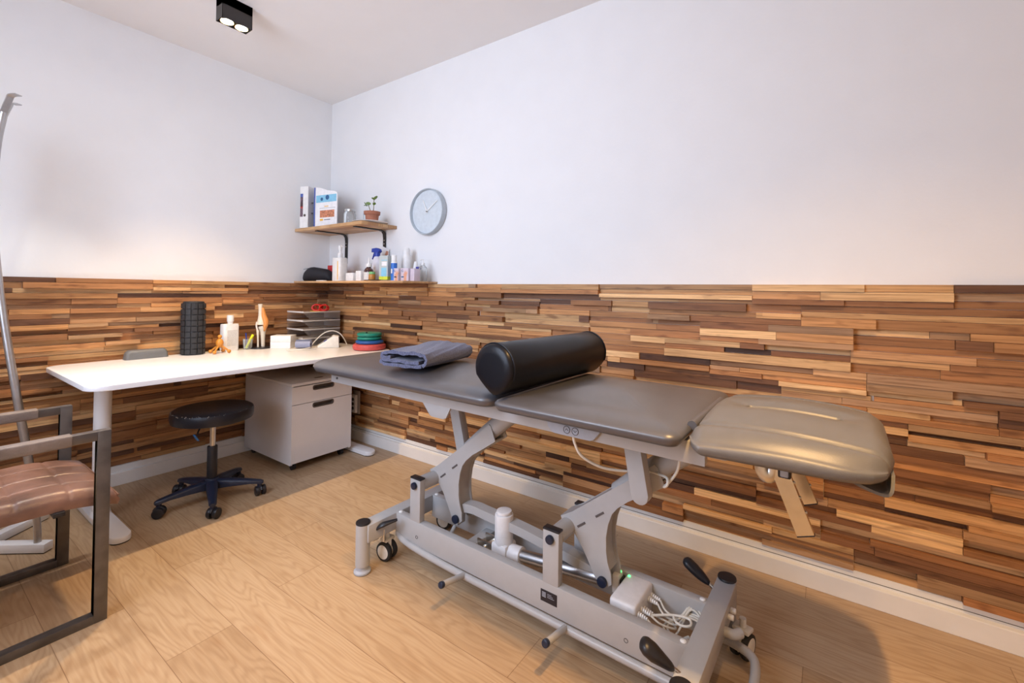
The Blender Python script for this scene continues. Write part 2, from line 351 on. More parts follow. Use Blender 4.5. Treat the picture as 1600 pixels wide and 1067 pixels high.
def dup(root, loc=None, rot=None, label=None):
    r = root.copy(); C.objects.link(r)
    if loc: r.location = loc
    if rot is not None: r.rotation_euler = (0, 0, rot)
    if label: r['label'] = label
    for ch in [c for c in D.objects if c.parent == root]:
        c = ch.copy(); C.objects.link(c); c.parent = r
        for g in [q for q in D.objects if q.parent == ch]:
            d = g.copy(); C.objects.link(d); d.parent = c
    return r
XZ = lambda a, b, d: Vector((a, d, b))      # outline in x-z, thickness in y
XY = lambda a, b, d: Vector((a, b, d))
YZ = lambda a, b, d: Vector((d, a, b))
def rrect(x0, x1, y0, y1, r, n=6):
    out = []
    for cx, cy, a0 in ((x1-r, y1-r, 0), (x0+r, y1-r, 90), (x0+r, y0+r, 180), (x1-r, y0+r, 270)):
        for k in range(n+1):
            a = math.radians(a0+90*k/n); out.append((cx+r*math.cos(a), cy+r*math.sin(a)))
    return out

# ------------------------------------------------------------------ room shell
def slab(name, x0, x1, y0, y1, z0, z1, m):
    b = MB(); b.box(x0, x1, y0, y1, z0, z1); return struct(b.build(name, m, smooth=0))
slab('floor', -0.1, ROOM_X+0.1, ROOM_Y-0.1, 0.1, -0.08, 0, 'floor')
slab('ceiling', -0.1, ROOM_X+0.1, ROOM_Y-0.1, 0.1, CEIL, CEIL+0.08, 'ceiling')
slab('wall_left', -0.1, 0, ROOM_Y-0.1, 0.1, 0, CEIL, 'wall')
slab('wall_right', 0, ROOM_X+0.1, 0, 0.1, 0, CEIL, 'wall')
slab('wall_near', ROOM_X, ROOM_X+0.1, ROOM_Y-0.1, 0.0, 0, CEIL, 'wall')
WX0, WX1, WZ0, WZ1 = 1.05, 2.55, 0.9, 2.52
b = MB()
b.box(0, WX0, ROOM_Y-0.1, ROOM_Y, 0, CEIL); b.box(WX1, ROOM_X, ROOM_Y-0.1, ROOM_Y, 0, CEIL)
b.box(WX0, WX1, ROOM_Y-0.1, ROOM_Y, 0, WZ0); b.box(WX0, WX1, ROOM_Y-0.1, ROOM_Y, WZ1, CEIL)
struct(b.build('wall_back', 'wall', smooth=0))
b = MB(); fr = 0.05
b.box(WX0, WX1, ROOM_Y-0.08, ROOM_Y-0.02, WZ0, WZ0+fr); b.box(WX0, WX1, ROOM_Y-0.08, ROOM_Y-0.02, WZ1-fr, WZ1)
for x in (WX0, (WX0+WX1)/2-fr/2, WX1-fr): b.box(x, x+fr, ROOM_Y-0.08, ROOM_Y-0.02, WZ0+fr, WZ1-fr)
win = struct(b.build('window_1', 'skirt', smooth=0))
b = MB(); b.box(WX0+fr, WX1-fr, ROOM_Y-0.055, ROOM_Y-0.05, WZ0+fr, WZ1-fr); b.build('pane', 'pane', win, smooth=0)

def cladding(name, length, along, z0, z1, seed, m):
    """interlocking panels of reclaimed strips of varied height, depth and length"""
    rnd = random.Random(seed); bm = bmesh.new(); cols = []
    lay = bm.loops.layers.float_color.new('strip')
    def strip(a0, a1, h0, h1, d):
        t = rnd.random(); br = rnd.random(); sd = rnd.random(); g = 0.0006
        ps = []
        for dd in (0.0, d):
            for (a, h) in ((a0+g, h0+g), (a1-g, h0+g), (a1-g, h1-g), (a0+g, h1-g)):
                ps.append(bm.verts.new((a, -dd, h) if along == 'x' else (dd, -a, h)))
        for q in ((4, 5, 6, 7), (0, 1, 5, 4), (1, 2, 6, 5), (2, 3, 7, 6), (3, 0, 4, 7)):
            f = bm.faces.new([ps[i] for i in q])
            for l in f.loops: l[lay] = (t, br, sd, 1)
    NB = 13; H = (z1-z0)/NB
    for k in range(NB):
        a = -rnd.uniform(0.05, 0.55)
        while a < length:
            pl = rnd.choice((0.55, 0.62, 0.70)); e = a+pl
            n = rnd.choice((3, 3, 4)); hs = [rnd.uniform(0.75, 1.3) for _ in range(n)]; tot = sum(hs)
            z = z0+k*H
            for q in hs:
                h = q/tot*H; cuts = [a]
                if rnd.random() < 0.62: cuts.append(a+pl*rnd.uniform(0.25, 0.75))
                if rnd.random() < 0.22: cuts.append(a+pl*rnd.uniform(0.1, 0.9))
                cuts = sorted(cuts)+[e]
                for c0, c1 in zip(cuts[:-1], cuts[1:]):
                    c0, c1 = max(c0, 0.0), min(c1, length)
                    if c1-c0 > 0.012: strip(c0, c1, z, z+h, rnd.choice((0.004, 0.009, 0.014, 0.019, 0.025, 0.031, 0.036)))
                z += h
            a = e
    bmesh.ops.recalc_face_normals(bm, faces=bm.faces)
    me = D.meshes.new(name); bm.to_mesh(me); bm.free(); me.materials.append(M[m])
    o = D.objects.new(name, me); C.objects.link(o); return struct(o)
cladding('trim_1', 3.65, 'y', 0.108, 1.192, 5, 'wood_y')
cladding('trim_2', 5.15, 'x', 0.108, 1.192, 11, 'wood_x')
# stepped skirting boards
b = MB(); b.box(0, 0.036, ROOM_Y, 0, 0, 0.073, 0.002); b.box(0, 0.016, ROOM_Y, 0, 0.073, 0.108); struct(b.build('baseboard_left', 'skirt', smooth=0))
b = MB(); b.box(0.036, ROOM_X, -0.036, 0, 0, 0.073, 0.002); b.box(0.016, ROOM_X, -0.012, 0, 0.073, 0.108)
b.mi = 1; b.box(0.016, ROOM_X, -0.013, -0.012, 0.082, 0.084)
struct(b.build('baseboard_right', ('skirt', 'dark_in'), smooth=0))

# ------------------------------------------------------------------ ceiling lamps
def ceiling_lamp(x, y, label, power, color, angle, blend):
    t = thing('ceiling_spotlight', label, 'ceiling light', (x, y, CEIL), 0, 'black twin ceiling spotlights')
    h = CEIL-2.56
    b = MB(); b.box(-0.036, 0.036, -0.075, -0.073, -h, 0); b.box(-0.036, 0.036, 0.073, 0.075, -h, 0)
    b.box(-0.036, -0.034, -0.075, 0.075, -h, 0); b.box(0.034, 0.036, -0.075, 0.075, -h, 0); b.box(-0.036, 0.036, -0.075, 0.075, -0.05, -0.0005)
    b.build('housing', 'lamp_black', t, smooth=0)
    for s in (-1, 1):
        b = MB(); b.lathe([(0.033, -h+0.004), (0.022, -0.055), (0.0205, -0.056), (0.031, -h+0.003)], (0, s*0.036, 0), cap=False); r = b.build('reflector', 'reflector', t)
        b = MB(); b.lathe([(0.001, -h+0.005), (0.020, -h+0.0055), (0.027, -h+0.008), (0.024, -h+0.012), (0.001, -h+0.014)], (0, s*0.036, 0)); b.build('bulb', 'bulb', t)
        l = D.lights.new('bulb_light', 'SPOT'); l.energy = power; l.color = color; l.spot_size = math.radians(angle); l.spot_blend = blend
        l.shadow_soft_size = 0.022
        o = D.objects.new('bulb_light', l); C.objects.link(o); o.parent = t; o.location = (0, s*0.036, -h-0.002)
    return t
ceiling_lamp(0.762, -1.078, 'black twin ceiling spotlight above the white desk', SPOT*0.82, WARM, 79, 0.75)
ceiling_lamp(3.43, -1.36, 'black twin ceiling spotlight beside the face-hole end of the treatment table', SPOT*1.15, (1.0, 0.60, 0.24), 118, 1.0)
ceiling_lamp(3.45, -2.32, 'black twin ceiling spotlight by the window wall, far from the desk', SPOT*0.65, (1.0, 0.62, 0.27), 112, 1.0)
ceiling_lamp(0.762, -1.90, 'black twin ceiling spotlight above the brown leather chair', SPOT*0.34, (1.0, 0.97, 0.93), 78, 0.35)

# ------------------------------------------------------------------ treatment table
TH = math.radians(-1.3)
T = thing('treatment_table', 'electric treatment table with grey leatherette top on a light grey steel frame', 'treatment table', (1.834, -1.005, 0), TH)
SV = lambda a, b, d: Vector((a, d, b))       # outline in (s, z), thickness along v
VC = 0.2625
def cushion(name, s0, s1, v0, v1, zb, zt, m, r=0.07, shoulder=0.055, crown=0.014, corners=None, bottom_in=0.02):
    b = MB(); hs, hv = (s1-s0)/2, (v1-v0)/2; cs, cv = (s0+s1)/2, (v0+v1)/2; n = 10
    def ring(d, z):
        out = []
        for ci, (sx, sy, a0) in enumerate(((1, 1, 0), (-1, 1, 90), (-1, -1, 180), (1, -1, 270))):
            rr = max((corners[ci] if corners else r)-d*0.9, 0.012)
            for k in range(n+1):
                a = math.radians(a0+90*k/n)
                x = sx*(hs-d-rr)+rr*math.cos(a); y = sy*(hv-d-rr)+rr*math.sin(a)
                out.append(Vector((cs+x, cv+y, z)))
        return out
    R = [ring(bottom_in+0.004, zb), ring(bottom_in*0.5, zb+0.003), ring(0.004, zb+0.012), ring(0, zb+0.022)]
    zs = zt-crown
    for k in range(1, 9):
        a = k/8*PI/2; R.append(ring(shoulder*(1-math.cos(a)), zb+0.022+(zs-zb-0.022)*math.sin(a)))
    m_ = min(hs, hv)-0.02
    for k in range(1, 11):
        d = shoulder+(m_-shoulder)*k/10; u = (d-shoulder)/(m_-shoulder)
        q = ring(d, zs); ax, ay = hs-shoulder, hv-shoulder
        for p in q:
            p.z += crown*max(0, 1-abs((p.x-cs)/ax)**2.4)*max(0, 1-abs((p.y-cv)/ay)**2.4)
        R.append(q)
    b.rings(R); return b.build(name, m, T, smooth=50)
leg_pad = cushion('leg_cushion', -0.432, 0.682, -0.035, 0.545, 0.776, 0.848, 'pad', corners=(0.05, 0.13, 0.13, 0.05), shoulder=0.080, crown=0.022)
seat_pad = cushion('seat_cushion', 0.692, 1.262, -0.045, 0.565, 0.778, 0.856, 'pad', r=0.036, shoulder=0.105, crown=0.030)
for q in (leg_pad, seat_pad): q['label'] = 'dark grey leatherette cushion'

# head section: centre pad with a breathing slot and two lower side pads
def head_pad():
    NU, NW = 84, 150
    s0, s1 = 1.268, 1.662
    def half(u):                # outer half width along the pad
        return 0.305*(1-0.10*u-0.16*max(0, (u-0.72)/0.28)**2.2) - 0.075*max(0, 1-u/0.10)**2
    def seam(u): return 0.176+0.014*math.sin(PI*u)+0.018*u
    def ztop(u, y):
        a = abs(y); sm = seam(u); h = half(u)
        if a < sm: z = 0.850-0.020*(a/sm)**2
        else:
            q = (a-sm)/max(h-sm, 0.01); z = 0.812+0.022*math.sin(PI*min(q*0.85+0.28, 1.0))-0.004
        z += 0.016*math.sin(PI*u)-0.008
        z -= 0.012*math.exp(-((a-sm)/0.007)**2)
        e = max(h-a, 0)
        for d, R_ in ((e, 0.032), (u*(s1-s0), 0.036), ((1-u)*(s1-s0), 0.040)):
            if d < R_: z = 0.799+(z-0.799)*math.sqrt(max(0, 1-(1-d/R_)**2))
        # slot
        sx = max(abs(u-0.50)-0.24, 0)*(s1-s0); d = math.hypot(sx, y)
        z -= 0.013*math.exp(-(d/0.040)**2)
        if d < 0.010: z -= 0.045*(1-(d/0.010)**4)
        return z
    b = MB(); top = []; mid = []; bot = []
    for i in range(NU+1):
        u = i/NU; s = s0+(s1-s0)*u; rt_, rm, rb = [], [], []
        for j in range(NW+1):
            w_ = -1+2*j/NW; w_ = math.copysign(abs(w_)**0.9, w_); y = w_*half(u)
            end = -0.020*((u-0.9)/0.1)*(abs(w_)-0.6)*2 if u > 0.9 and abs(w_) > 0.6 else 0.0
            rt_.append(b.bm.verts.new((s+end, VC-0.003+y, ztop(u, y))))
            sc_ = s0+(s1-s0)*(0.5+(u-0.5)*0.992)
            rm.append((sc_+end, VC-0.003+y*0.996, 0.787)); sb = s0+(s1-s0)*(0.5+(u-0.5)*0.955)
            rb.append(b.bm.verts.new((sb+end, VC-0.003+y*0.965, 0.777)))
        top.append(rt_); mid.append(rm); bot.append(rb)
    F = b.bm.faces.new
    for i in range(NU):
        for j in range(NW):
            F((top[i][j], top[i+1][j], top[i+1][j+1], top[i][j+1])); F((bot[i][j+1], bot[i+1][j+1], bot[i+1][j], bot[i][j]))
    rim = [(i, 0) for i in range(NU)]+[(NU, j) for j in range(NW)]+[(i, NW) for i in range(NU, 0, -1)]+[(0, j) for j in range(NW, 0, -1)]
    mv = {k: b.bm.verts.new(mid[k[0]][k[1]]) for k in rim}
    for a, c in zip(rim, rim[1:]+rim[:1]):
        F((top[c[0]][c[1]], top[a[0]][a[1]], mv[a], mv[c])); F((mv[c], mv[a], bot[a[0]][a[1]], bot[c[0]][c[1]]))
    o = b.build('head_cushion', 'pad_head', T, smooth=75); o['label'] = 'grey leatherette head cushion with a face slot'
    return o
hd = head_pad()
b = MB(); b.tube([(1.262, 0.075, 0.812), (1.266, 0.40, 0.815)], 0.012, 12); b.build('hinge_roll', 'pad', T)
b = MB(); b.sweep([(1.56, 0.10, 0.778), (1.62, 0.10, 0.755), (1.650, 0.11, 0.752), (1.656, 0.13, 0.785)], 0.12, 0.006, (0, 1, 0), smooth=5); b.build('cover_flap', 'pad_head', T)

# table top frame
b = MB()
b.box(-0.33, 1.30, 0.05, 0.075, 0.722, 0.779, 0.003); b.box(-0.33, 1.30, 0.45, 0.475, 0.722, 0.779, 0.003)
for s in (-0.33, 0.10, 0.62, 0.70, 1.22): b.box(s, s+0.03, 0.075, 0.45, 0.73, 0.776)
b.box(1.30, 1.35, 0.055, 0.095, 0.745, 0.775, 0.006); b.box(1.30, 1.35, 0.43, 0.47, 0.745, 0.775, 0.006)
b.box(1.33, 1.60, 0.10, 0.13, 0.752, 0.778, 0.003); b.box(1.33, 1.60, 0.395, 0.425, 0.752, 0.778, 0.003); b.box(1.44, 1.48, 0.13, 0.395, 0.752, 0.776)
b.build('top_frame', 'frame', T)
for s, z in ((-0.305, 0.762), (-0.28, 0.744)):
    b = MB(); b.cyl((s, 0.0505, z), (s, 0.046, z), 0.005, seg=10); b.build('screw', 'screw', T)
for v in (0.05, 0.467):
    b = MB(); b.prism([(0.285, 0.724), (0.325, 0.682), (0.335, 0.678), (0.395, 0.678), (0.41, 0.684), (0.432, 0.724)], SV, v, v+0.008, 0.001); b.build('gusset', 'frame', T)
# handset with two arrow buttons
b = MB(); b.prism([(0.845, 0.765), (0.852, 0.742), (0.866, 0.728), (0.876, 0.725), (0.992, 0.725), (1.004, 0.730), (1.022, 0.752), (1.026, 0.765)], SV, 0.038, 0.0495, 0.003)
hs = b.build('handset', 'handset', T)
for s, sg in ((0.918, 1), (0.946, -1)):
    b = MB(); b.cyl((s, 0.0385, 0.744), (s, 0.0372, 0.744), 0.0105, seg=20)
    b.mi = 1
    b.tube([(s+0.0105*math.cos(2*PI*k/20), 0.037, 0.744+0.0105*math.sin(2*PI*k/20)) for k in range(21)], 0.0009, 6)
    b.tube([(s-0.005, 0.037, 0.744-0.0025*sg), (s, 0.037, 0.744+0.003*sg), (s+0.005, 0.037, 0.744-0.0025*sg)], 0.0009, 6)
    b.build('arrow_button', ('handset', 'screw'), hs)
b = MB(); b.tube([(0.932, 0.052, 0.726), (0.934, 0.06, 0.70), (0.948, 0.08, 0.660), (0.99, 0.13, 0.622), (1.045, 0.19, 0.606), (1.09, 0.245, 0.600), (1.13, 0.235, 0.602), (1.158, 0.21, 0.607), (1.162, 0.20, 0.592), (1.150, 0.21, 0.580), (1.165, 0.22, 0.598), (1.186, 0.215, 0.635), (1.190, 0.22, 0.675), (1.175, 0.24, 0.69)], 0.0040, 8, smooth=6)
b.build('handset_cable', 'cord', T)

# lift arms: one bell-crank near each post pair
arm_poly = [(0.782, 0.372), (0.83, 0.398), (1.023, 0.553), (1.108, 0.625), (1.118, 0.618), (1.140, 0.566), (1.135, 0.560), (1.075, 0.520), (1.025, 0.487), (0.990, 0.458),
            (0.970, 0.432), (0.957, 0.395), (0.950, 0.350), (0.951, 0.305), (0.958, 0.270), (0.970, 0.238), (0.972, 0.205), (0.957, 0.190), (0.935, 0.190), (0.915, 0.205), (0.893, 0.245), (0.868, 0.288), (0.835, 0.330), (0.81, 0.345), (0.79, 0.340)]
for ds in (0.0, -0.655):
    b = MB(); b.prism([(s+ds, z) for s, z in arm_poly], SV, 0.245, 0.251, 0.0015); b.prism([(s+ds, z) for s, z in arm_poly], SV, 0.319, 0.325, 0.0015)
    top = [(s+ds, z) for s, z in arm_poly[0:4]]; b.sweep([Vector((s, 0.285, z-0.004)) for s, z in top], 0.078, 0.006, (0, 1, 0))
    inn = [(s+ds, z) for s, z in arm_poly[6:16]]; b.sweep([Vector((s-0.012, 0.285, z)) for s, z in inn], 0.074, 0.004, (0, 1, 0), smooth=2)
    b.tube([(0.98+ds, 0.285, 0.490), (1.07+ds, 0.285, 0.572), (1.15+ds, 0.285, 0.640), (1.225+ds, 0.285, 0.695)], 0.036, 20, smooth=5)
    arm = b.build('lift_arm', 'frame', T)
    for s, z in ((0.862, 0.364), (0.929, 0.418)):
        c = Vector((s+ds, 0, z)); a = math.radians(38)
        b = MB(); b.box(-0.018, 0.018, 0.2435, 0.2455, -0.0035, 0.0035, mtx=Matrix.Translation(c) @ Matrix.Rotation(-a, 4, 'Y')); b.build('slot', 'screw', arm)  # cut-out imitated by a dark bar, its inner shade put into the colour
    b = MB(); b.cyl((0.942+ds, 0.245, 0.206), (0.942+ds, 0.232, 0.206), 0.017, seg=20, bev=0.003); b.build('pivot_cap', 'navy', arm)
    b = MB(); b.cyl((0.808+ds, 0.168, 0.342), (0.808+ds, 0.392, 0.342), 0.029); b.build('pivot_tube', 'frame', T)
# struts down from the top frame
def strut(top, bot, v0, v1):
    w_ = 0.026; a = Vector((top[0], 0, top[1])); c = Vector((bot[0], 0, bot[1])); t = (c-a).normalized(); n = Vector((-t.z, 0, t.x))
    poly = [a+n*w_, a-n*w_, c-n*w_]
    for k in range(1, 9):
        q = k/9*PI; poly.append(c-n*w_*math.cos(q)+t*w_*math.sin(q))
    poly.append(c+n*w_)
    b = MB(); b.prism([(p.x, p.z) for p in poly], SV, v0, v1, 0.002); return b.build('strut', 'frame', T)
strut((1.062, 0.722), (1.092, 0.552), 0.165, 0.205)
strut((0.155, 0.722), (0.232, 0.440), 0.330, 0.370)

# base frame
for v0, v1 in ((0.14, 0.173), (0.352, 0.385)):
    b = MB(); b.box(0.03, 1.245, v0, v1, 0.097, 0.196, 0.003); b.build('side_rail', 'frame', T)
for (s0, s1) in ((-0.024, 0.036), (1.232, 1.292)):
    b = MB(); b.box(s0, s1, 0.0, 0.525, 0.125, 0.197, 0.005); b.build('end_bar', 'frame', T)
b = MB(); b.box(0.36, 0.405, 0.172, 0.353, 0.105, 0.15, 0.003); b.build('cross_member', 'frame', T)
for v in (0.157, 0.368):
    for s in (0.045, 1.222):
        b = MB(); b.lathe([(0.0001, 0.2000), (0.006, 0.1995), (0.0085, 0.198), (0.0085, 0.195)], (s, v, 0), seg=14); b.build('rail_plug', 'pale_plug', T)
for s0 in (0.120, 0.775):
    for v0, v1, f in ((0.1405, 0.168, 1), (0.357, 0.3845, -1)):
        b = MB(); b.box(s0, s0+0.060, v0, v1, 0.186, 0.366, 0.002); p = b.build('post', 'frame', T)
        b = MB(); b.box(s0-0.0005, s0+0.0605, v0-0.0005, v1+0.0005, 0.3655, 0.373, 0.002); b.build('post_cap', 'black', p)
        vv = v0 if f > 0 else v1
        b = MB(); b.cyl((s0+0.030, vv, 0.342), (s0+0.030, vv-f*0.013, 0.342), 0.0145, seg=20, bev=0.003); b.build('bolt_cap', 'navy', p)
for s, v in ((0.0, 0.0), (0.0, 0.525), (1.262, 0.0), (1.262, 0.525)):
    b = MB(); b.cyl((s, v, 0.03), (s, v, 0.199), 0.0285, seg=32); f = b.build('foot', 'frame', T)
    b = MB(); b.lathe([(0.0285, 0.197), (0.0295, 0.200), (0.028, 0.2045), (0.001, 0.206)], (s, v, 0), seg=32); b.build('foot_cap', 'black', f)
    b = MB(); b.lathe([(0.030, 0.0), (0.034, 0.003), (0.034, 0.009), (0.026, 0.016), (0.024, 0.030), (0.024, 0.034)], (s, v, 0), seg=32); b.build('levelling_foot', 'handset', f)
# casters
def caster(s, v, ang=0, z=0.0):
    e = D.objects.new('caster', None); C.objects.link(e); e.parent = T; e.location = (s, v, z); e.rotation_euler = (0, 0, ang); e.empty_display_size = 0.02
    for q in (-1, 1):
        b = MB(); b.lathe([(0.030, -0.010), (0.038, -0.008), (0.0395, 0), (0.038, 0.008), (0.030, 0.010)], (0, 0, 0), seg=32, mtx=Matrix.Translation((0, q*0.016, 0.0395)) @ Matrix.Rotation(PI/2, 4, 'X')); b.build('tyre', 'rubber', e)
        b = MB(); b.lathe([(0.001, -0.0115), (0.024, -0.0115), (0.0305, -0.0095), (0.0305, 0.0095), (0.024, 0.0115), (0.001, 0.0115)], (0, 0, 0), seg=28, mtx=Matrix.Translation((0, q*0.016, 0.0395)) @ Matrix.Rotation(PI/2, 4, 'X')); b.build('wheel', 'wheel', e)
    b = MB(); b.box(-0.022, 0.022, -0.006, 0.006, 0.030, 0.088, 0.004); b.box(-0.02, 0.02, -0.026, 0.026, 0.082, 0.094, 0.004); b.cyl((0, 0, 0.09), (0, 0, 0.12), 0.010); b.build('fork', 'wheel', e)
    return e
caster(0.005, 0.118, math.radians(8)); caster(0.02, 0.455, math.radians(12)); caster(1.318, 0.475, math.radians(75)); caster(1.240, 0.070, math.radians(20))
# pedal tube all round, with pegs
b = MB()
loop = [(0.04, 0.150, 0.112), (0.10, 0.138, 0.096), (0.30, 0.136, 0.0845), (0.70, 0.136, 0.083), (1.22, 0.136, 0.083), (1.30, 0.130, 0.086), (1.355, 0.15, 0.090), (1.378, 0.20, 0.092), (1.378, 0.30, 0.092), (1.360, 0.36, 0.092), (1.30, 0.39, 0.088), (1.22, 0.395, 0.084), (0.70, 0.395, 0.083), (0.30, 0.395, 0.084), (0.10, 0.39, 0.095)]
b.tube(loop, 0.0130, 14, smooth=5); b.build('pedal_tube', 'frame', T)
for s in (0.435, 0.868):
    b = MB(); b.cyl((s, 0.136, 0.086), (s, 0.020, 0.110), 0.0105, seg=18); p = b.build('foot_peg', 'frame', T)
    b = MB(); b.cyl((s, 0.024, 0.109), (s, 0.008, 0.1133), 0.0118, seg=18, bev=0.004); b.build('peg_cap', 'navy', p)
# rail marks and label plate
for s, z in ((0.165, 0.135), (1.065, 0.135)):
    b = MB(); b.tube([(s+0.006*math.cos(k*PI/5), 0.1395, z+0.006*math.sin(k*PI/5)) for k in range(11)], 0.0009, 5); b.build('rail_mark', 'screw', T)
b = MB(); b.box(0.770, 0.832, 0.1385, 0.1400, 0.132, 0.170, 0.0004)
b.mi = 1
for r_ in range(4):
    b.box(0.776, 0.790, 0.1380, 0.1386, 0.147+r_*0.0045, 0.1495+r_*0.0045)
for r_ in range(3): b.box(0.796, 0.822-0.005*r_, 0.1380, 0.1386, 0.150+r_*0.005, 0.1512+r_*0.005)
b.build('label_plate', ('plate', 'handset'), T)
# linking bar between the two arms, actuator and motor
b = MB(); b.sweep([(0.262, 0.285, 0.170), (0.268, 0.285, 0.215), (0.300, 0.285, 0.245), (0.350, 0.285, 0.256), (0.42, 0.285, 0.254), (0.65, 0.285, 0.240), (0.925, 0.285, 0.205)], 0.045, 0.034, (0, 1, 0), smooth=6); b.build('link_bar', 'frame', T)
b = MB(); b.cyl((0.512, 0.275, 0.16), (0.512, 0.275, 0.285), 0.036, bev=0.004); b.cyl((0.512, 0.275, 0.285), (0.512, 0.275, 0.298), 0.030, bev=0.004)
b.box(0.475, 0.548, 0.238, 0.312, 0.112, 0.180, 0.010); b.cyl((0.545, 0.275, 0.148), (0.60, 0.275, 0.153), 0.030, bev=0.003); mo = b.build('motor', 'ctrl', T)
b = MB(); b.cyl((0.598, 0.275, 0.153), (0.93, 0.275, 0.195), 0.022); b.build('actuator_tube', 'alu', T)
b = MB(); b.box(0.40, 0.476, 0.245, 0.253, 0.12, 0.165, 0.002); b.box(0.40, 0.476, 0.297, 0.305, 0.12, 0.165, 0.002); b.cyl((0.44, 0.235, 0.142), (0.44, 0.315, 0.142), 0.010); b.build('clevis', 'chrome', T)
b = MB(); b.box(0.948, 0.972, 0.302, 0.345, 0.140, 0.205, 0.006); b.mi = 1; b.box(0.972, 0.980, 0.31, 0.345, 0.150, 0.190, 0.002); b.mi = 2; b.ball((0.966, 0.330, 0.205), 0.005); b.build('limit_switch', ('ctrl', 'black', 'led'), T)
# control box with plugs, cables
cb = D.objects.new('control_box', None); C.objects.link(cb); cb.parent = T; cb.location = (1.026, 0.274, 0.108); cb.empty_display_size = 0.03
b = MB(); b.box(-0.042, 0.045, -0.075, 0.082, 0, 0.090, 0.010, seg=3); b.box(-0.035, 0.010, -0.0775, -0.075, 0.045, 0.052, 0.001); b.box(-0.035, -0.022, -0.079, -0.075, 0.018, 0.040, 0.002); b.box(0.000, 0.013, -0.079, -0.075, 0.018, 0.040, 0.002); b.build('casing', 'ctrl', cb)
b = MB(); b.lathe([(0.0045, 0.0895), (0.0045, 0.0915), (0.001, 0.0925)], (-0.030, 0.062, 0), seg=12); b.build('status_light', 'led', cb)
rnd = random.Random(3)
plugs = [(-0.055, 0.062), (-0.055, 0.035), (-0.030, 0.062), (-0.005, 0.050), (-0.030, 0.030), (0.035, 0.060), (0.060, 0.058)]
for i, (v, z) in enumerate(plugs):
    b = MB()
    for k in range(5): b.cyl((0.046+k*0.006, v, z-k*0.001), (0.0505+k*0.006, v, z-k*0.001), 0.0085-0.0008*k, seg=12)
    b.build('plug', 'pale_plug', cb)
    e = rnd.uniform(-0.03, 0.03)
    if i < 3: pts = [(0.075, v, z-0.005), (0.105, v+0.01+e, z-0.02), (0.120+0.01*i, v+0.035, 0.012+0.006*i), (0.100+0.01*i, v+0.075, 0.010), (0.128, 0.06, 0.018), (0.165, 0.055+0.01*i, 0.040), (0.205, 0.045+0.01*i, 0.046)]
    else: pts = [(0.075, v, z-0.004), (0.105, v+e, z-0.012), (0.140, v+0.02+e, z-0.022), (0.168, 0.05+0.008*i, 0.046+0.003*i), (0.207, 0.03+0.009*i, 0.046)]
    b = MB(); b.tube(pts, 0.0030, 8, smooth=6); b.build('cable', 'cord', cb)
b = MB(); b.tube([(0.135, 0.00, 0.060), (0.150, -0.02, 0.062), (0.172, -0.025, 0.064), (0.188, -0.012, 0.066), (0.180, 0.010, 0.066), (0.155, 0.012, 0.064), (0.12, 0.004, 0.058), (0.075, -0.028, 0.055)], 0.0036, 8, smooth=6); b.build('cable', 'cord', cb)
b = MB(); b.tube([(1.05, 0.17, 0.13), (1.12, 0.22, 0.09), (1.20, 0.30, 0.11)], 0.005, 8, smooth=6); b.build('power_cable', 'cord', T)
# locking levers at the ends
def lever(b0, tip, nm='locking_lever', thin=0.020):
    a = Vector(b0); c = Vector(tip); t = (c-a)
    b = MB(); b.cyl(a, a+t*0.36, 0.0065, seg=14); r_ = b.build(nm, 'chrome', T)
    b = MB(); b.tube([a+t*k for k in (0.30, 0.38, 0.55, 0.75, 0.92, 1.0, 1.04)], [0.006, 0.0135, 0.020, thin, thin*0.97, thin*0.72, 0.003], 16, smooth=3, flat=0.7); b.build('grip', 'black', r_)
lever((1.262, 0.055, 0.178), (1.160, 0.012, 0.252), thin=0.027); lever((1.250, 0.490, 0.155), (1.133, 0.500, 0.225), thin=0.023)
b = MB(); b.tube([(0.03, 0.045, 0.165), (0.05, 0.06, 0.182), (0.085, 0.105, 0.196)], [0.010, 0.017, 0.008], 14, smooth=5, flat=0.6); b.build('brake_pedal', 'black', T)
b = MB(); b.box(0.012, 0.03, 0.03, 0.058, 0.118, 0.172, 0.003); b.cyl((0.03, 0.08, 0.10), (0.03, 0.08, 0.15), 0.008); b.build('brake_hinge', 'chrome', T)
for v, z in ((0.42, 0.165), (0.385, 0.165)):
    b = MB(); b.cyl((1.290, v, z), (1.308, v, z), 0.0085, seg=16, bev=0.003); b.build('end_plug', 'pale_plug', T)
b = MB(); b.tube([(1.290, 0.335, 0.150), (1.315, 0.338, 0.148), (1.330, 0.36, 0.146)], 0.014, 14, smooth=4); b.build('end_fitting', 'frame', T)
b = MB(); b.tube([(0.262, 0.262, 0.16), (0.275, 0.20, 0.125), (0.24, 0.20, 0.10)], 0.008, 10, smooth=4); b.build('link_lever', 'frame', T)
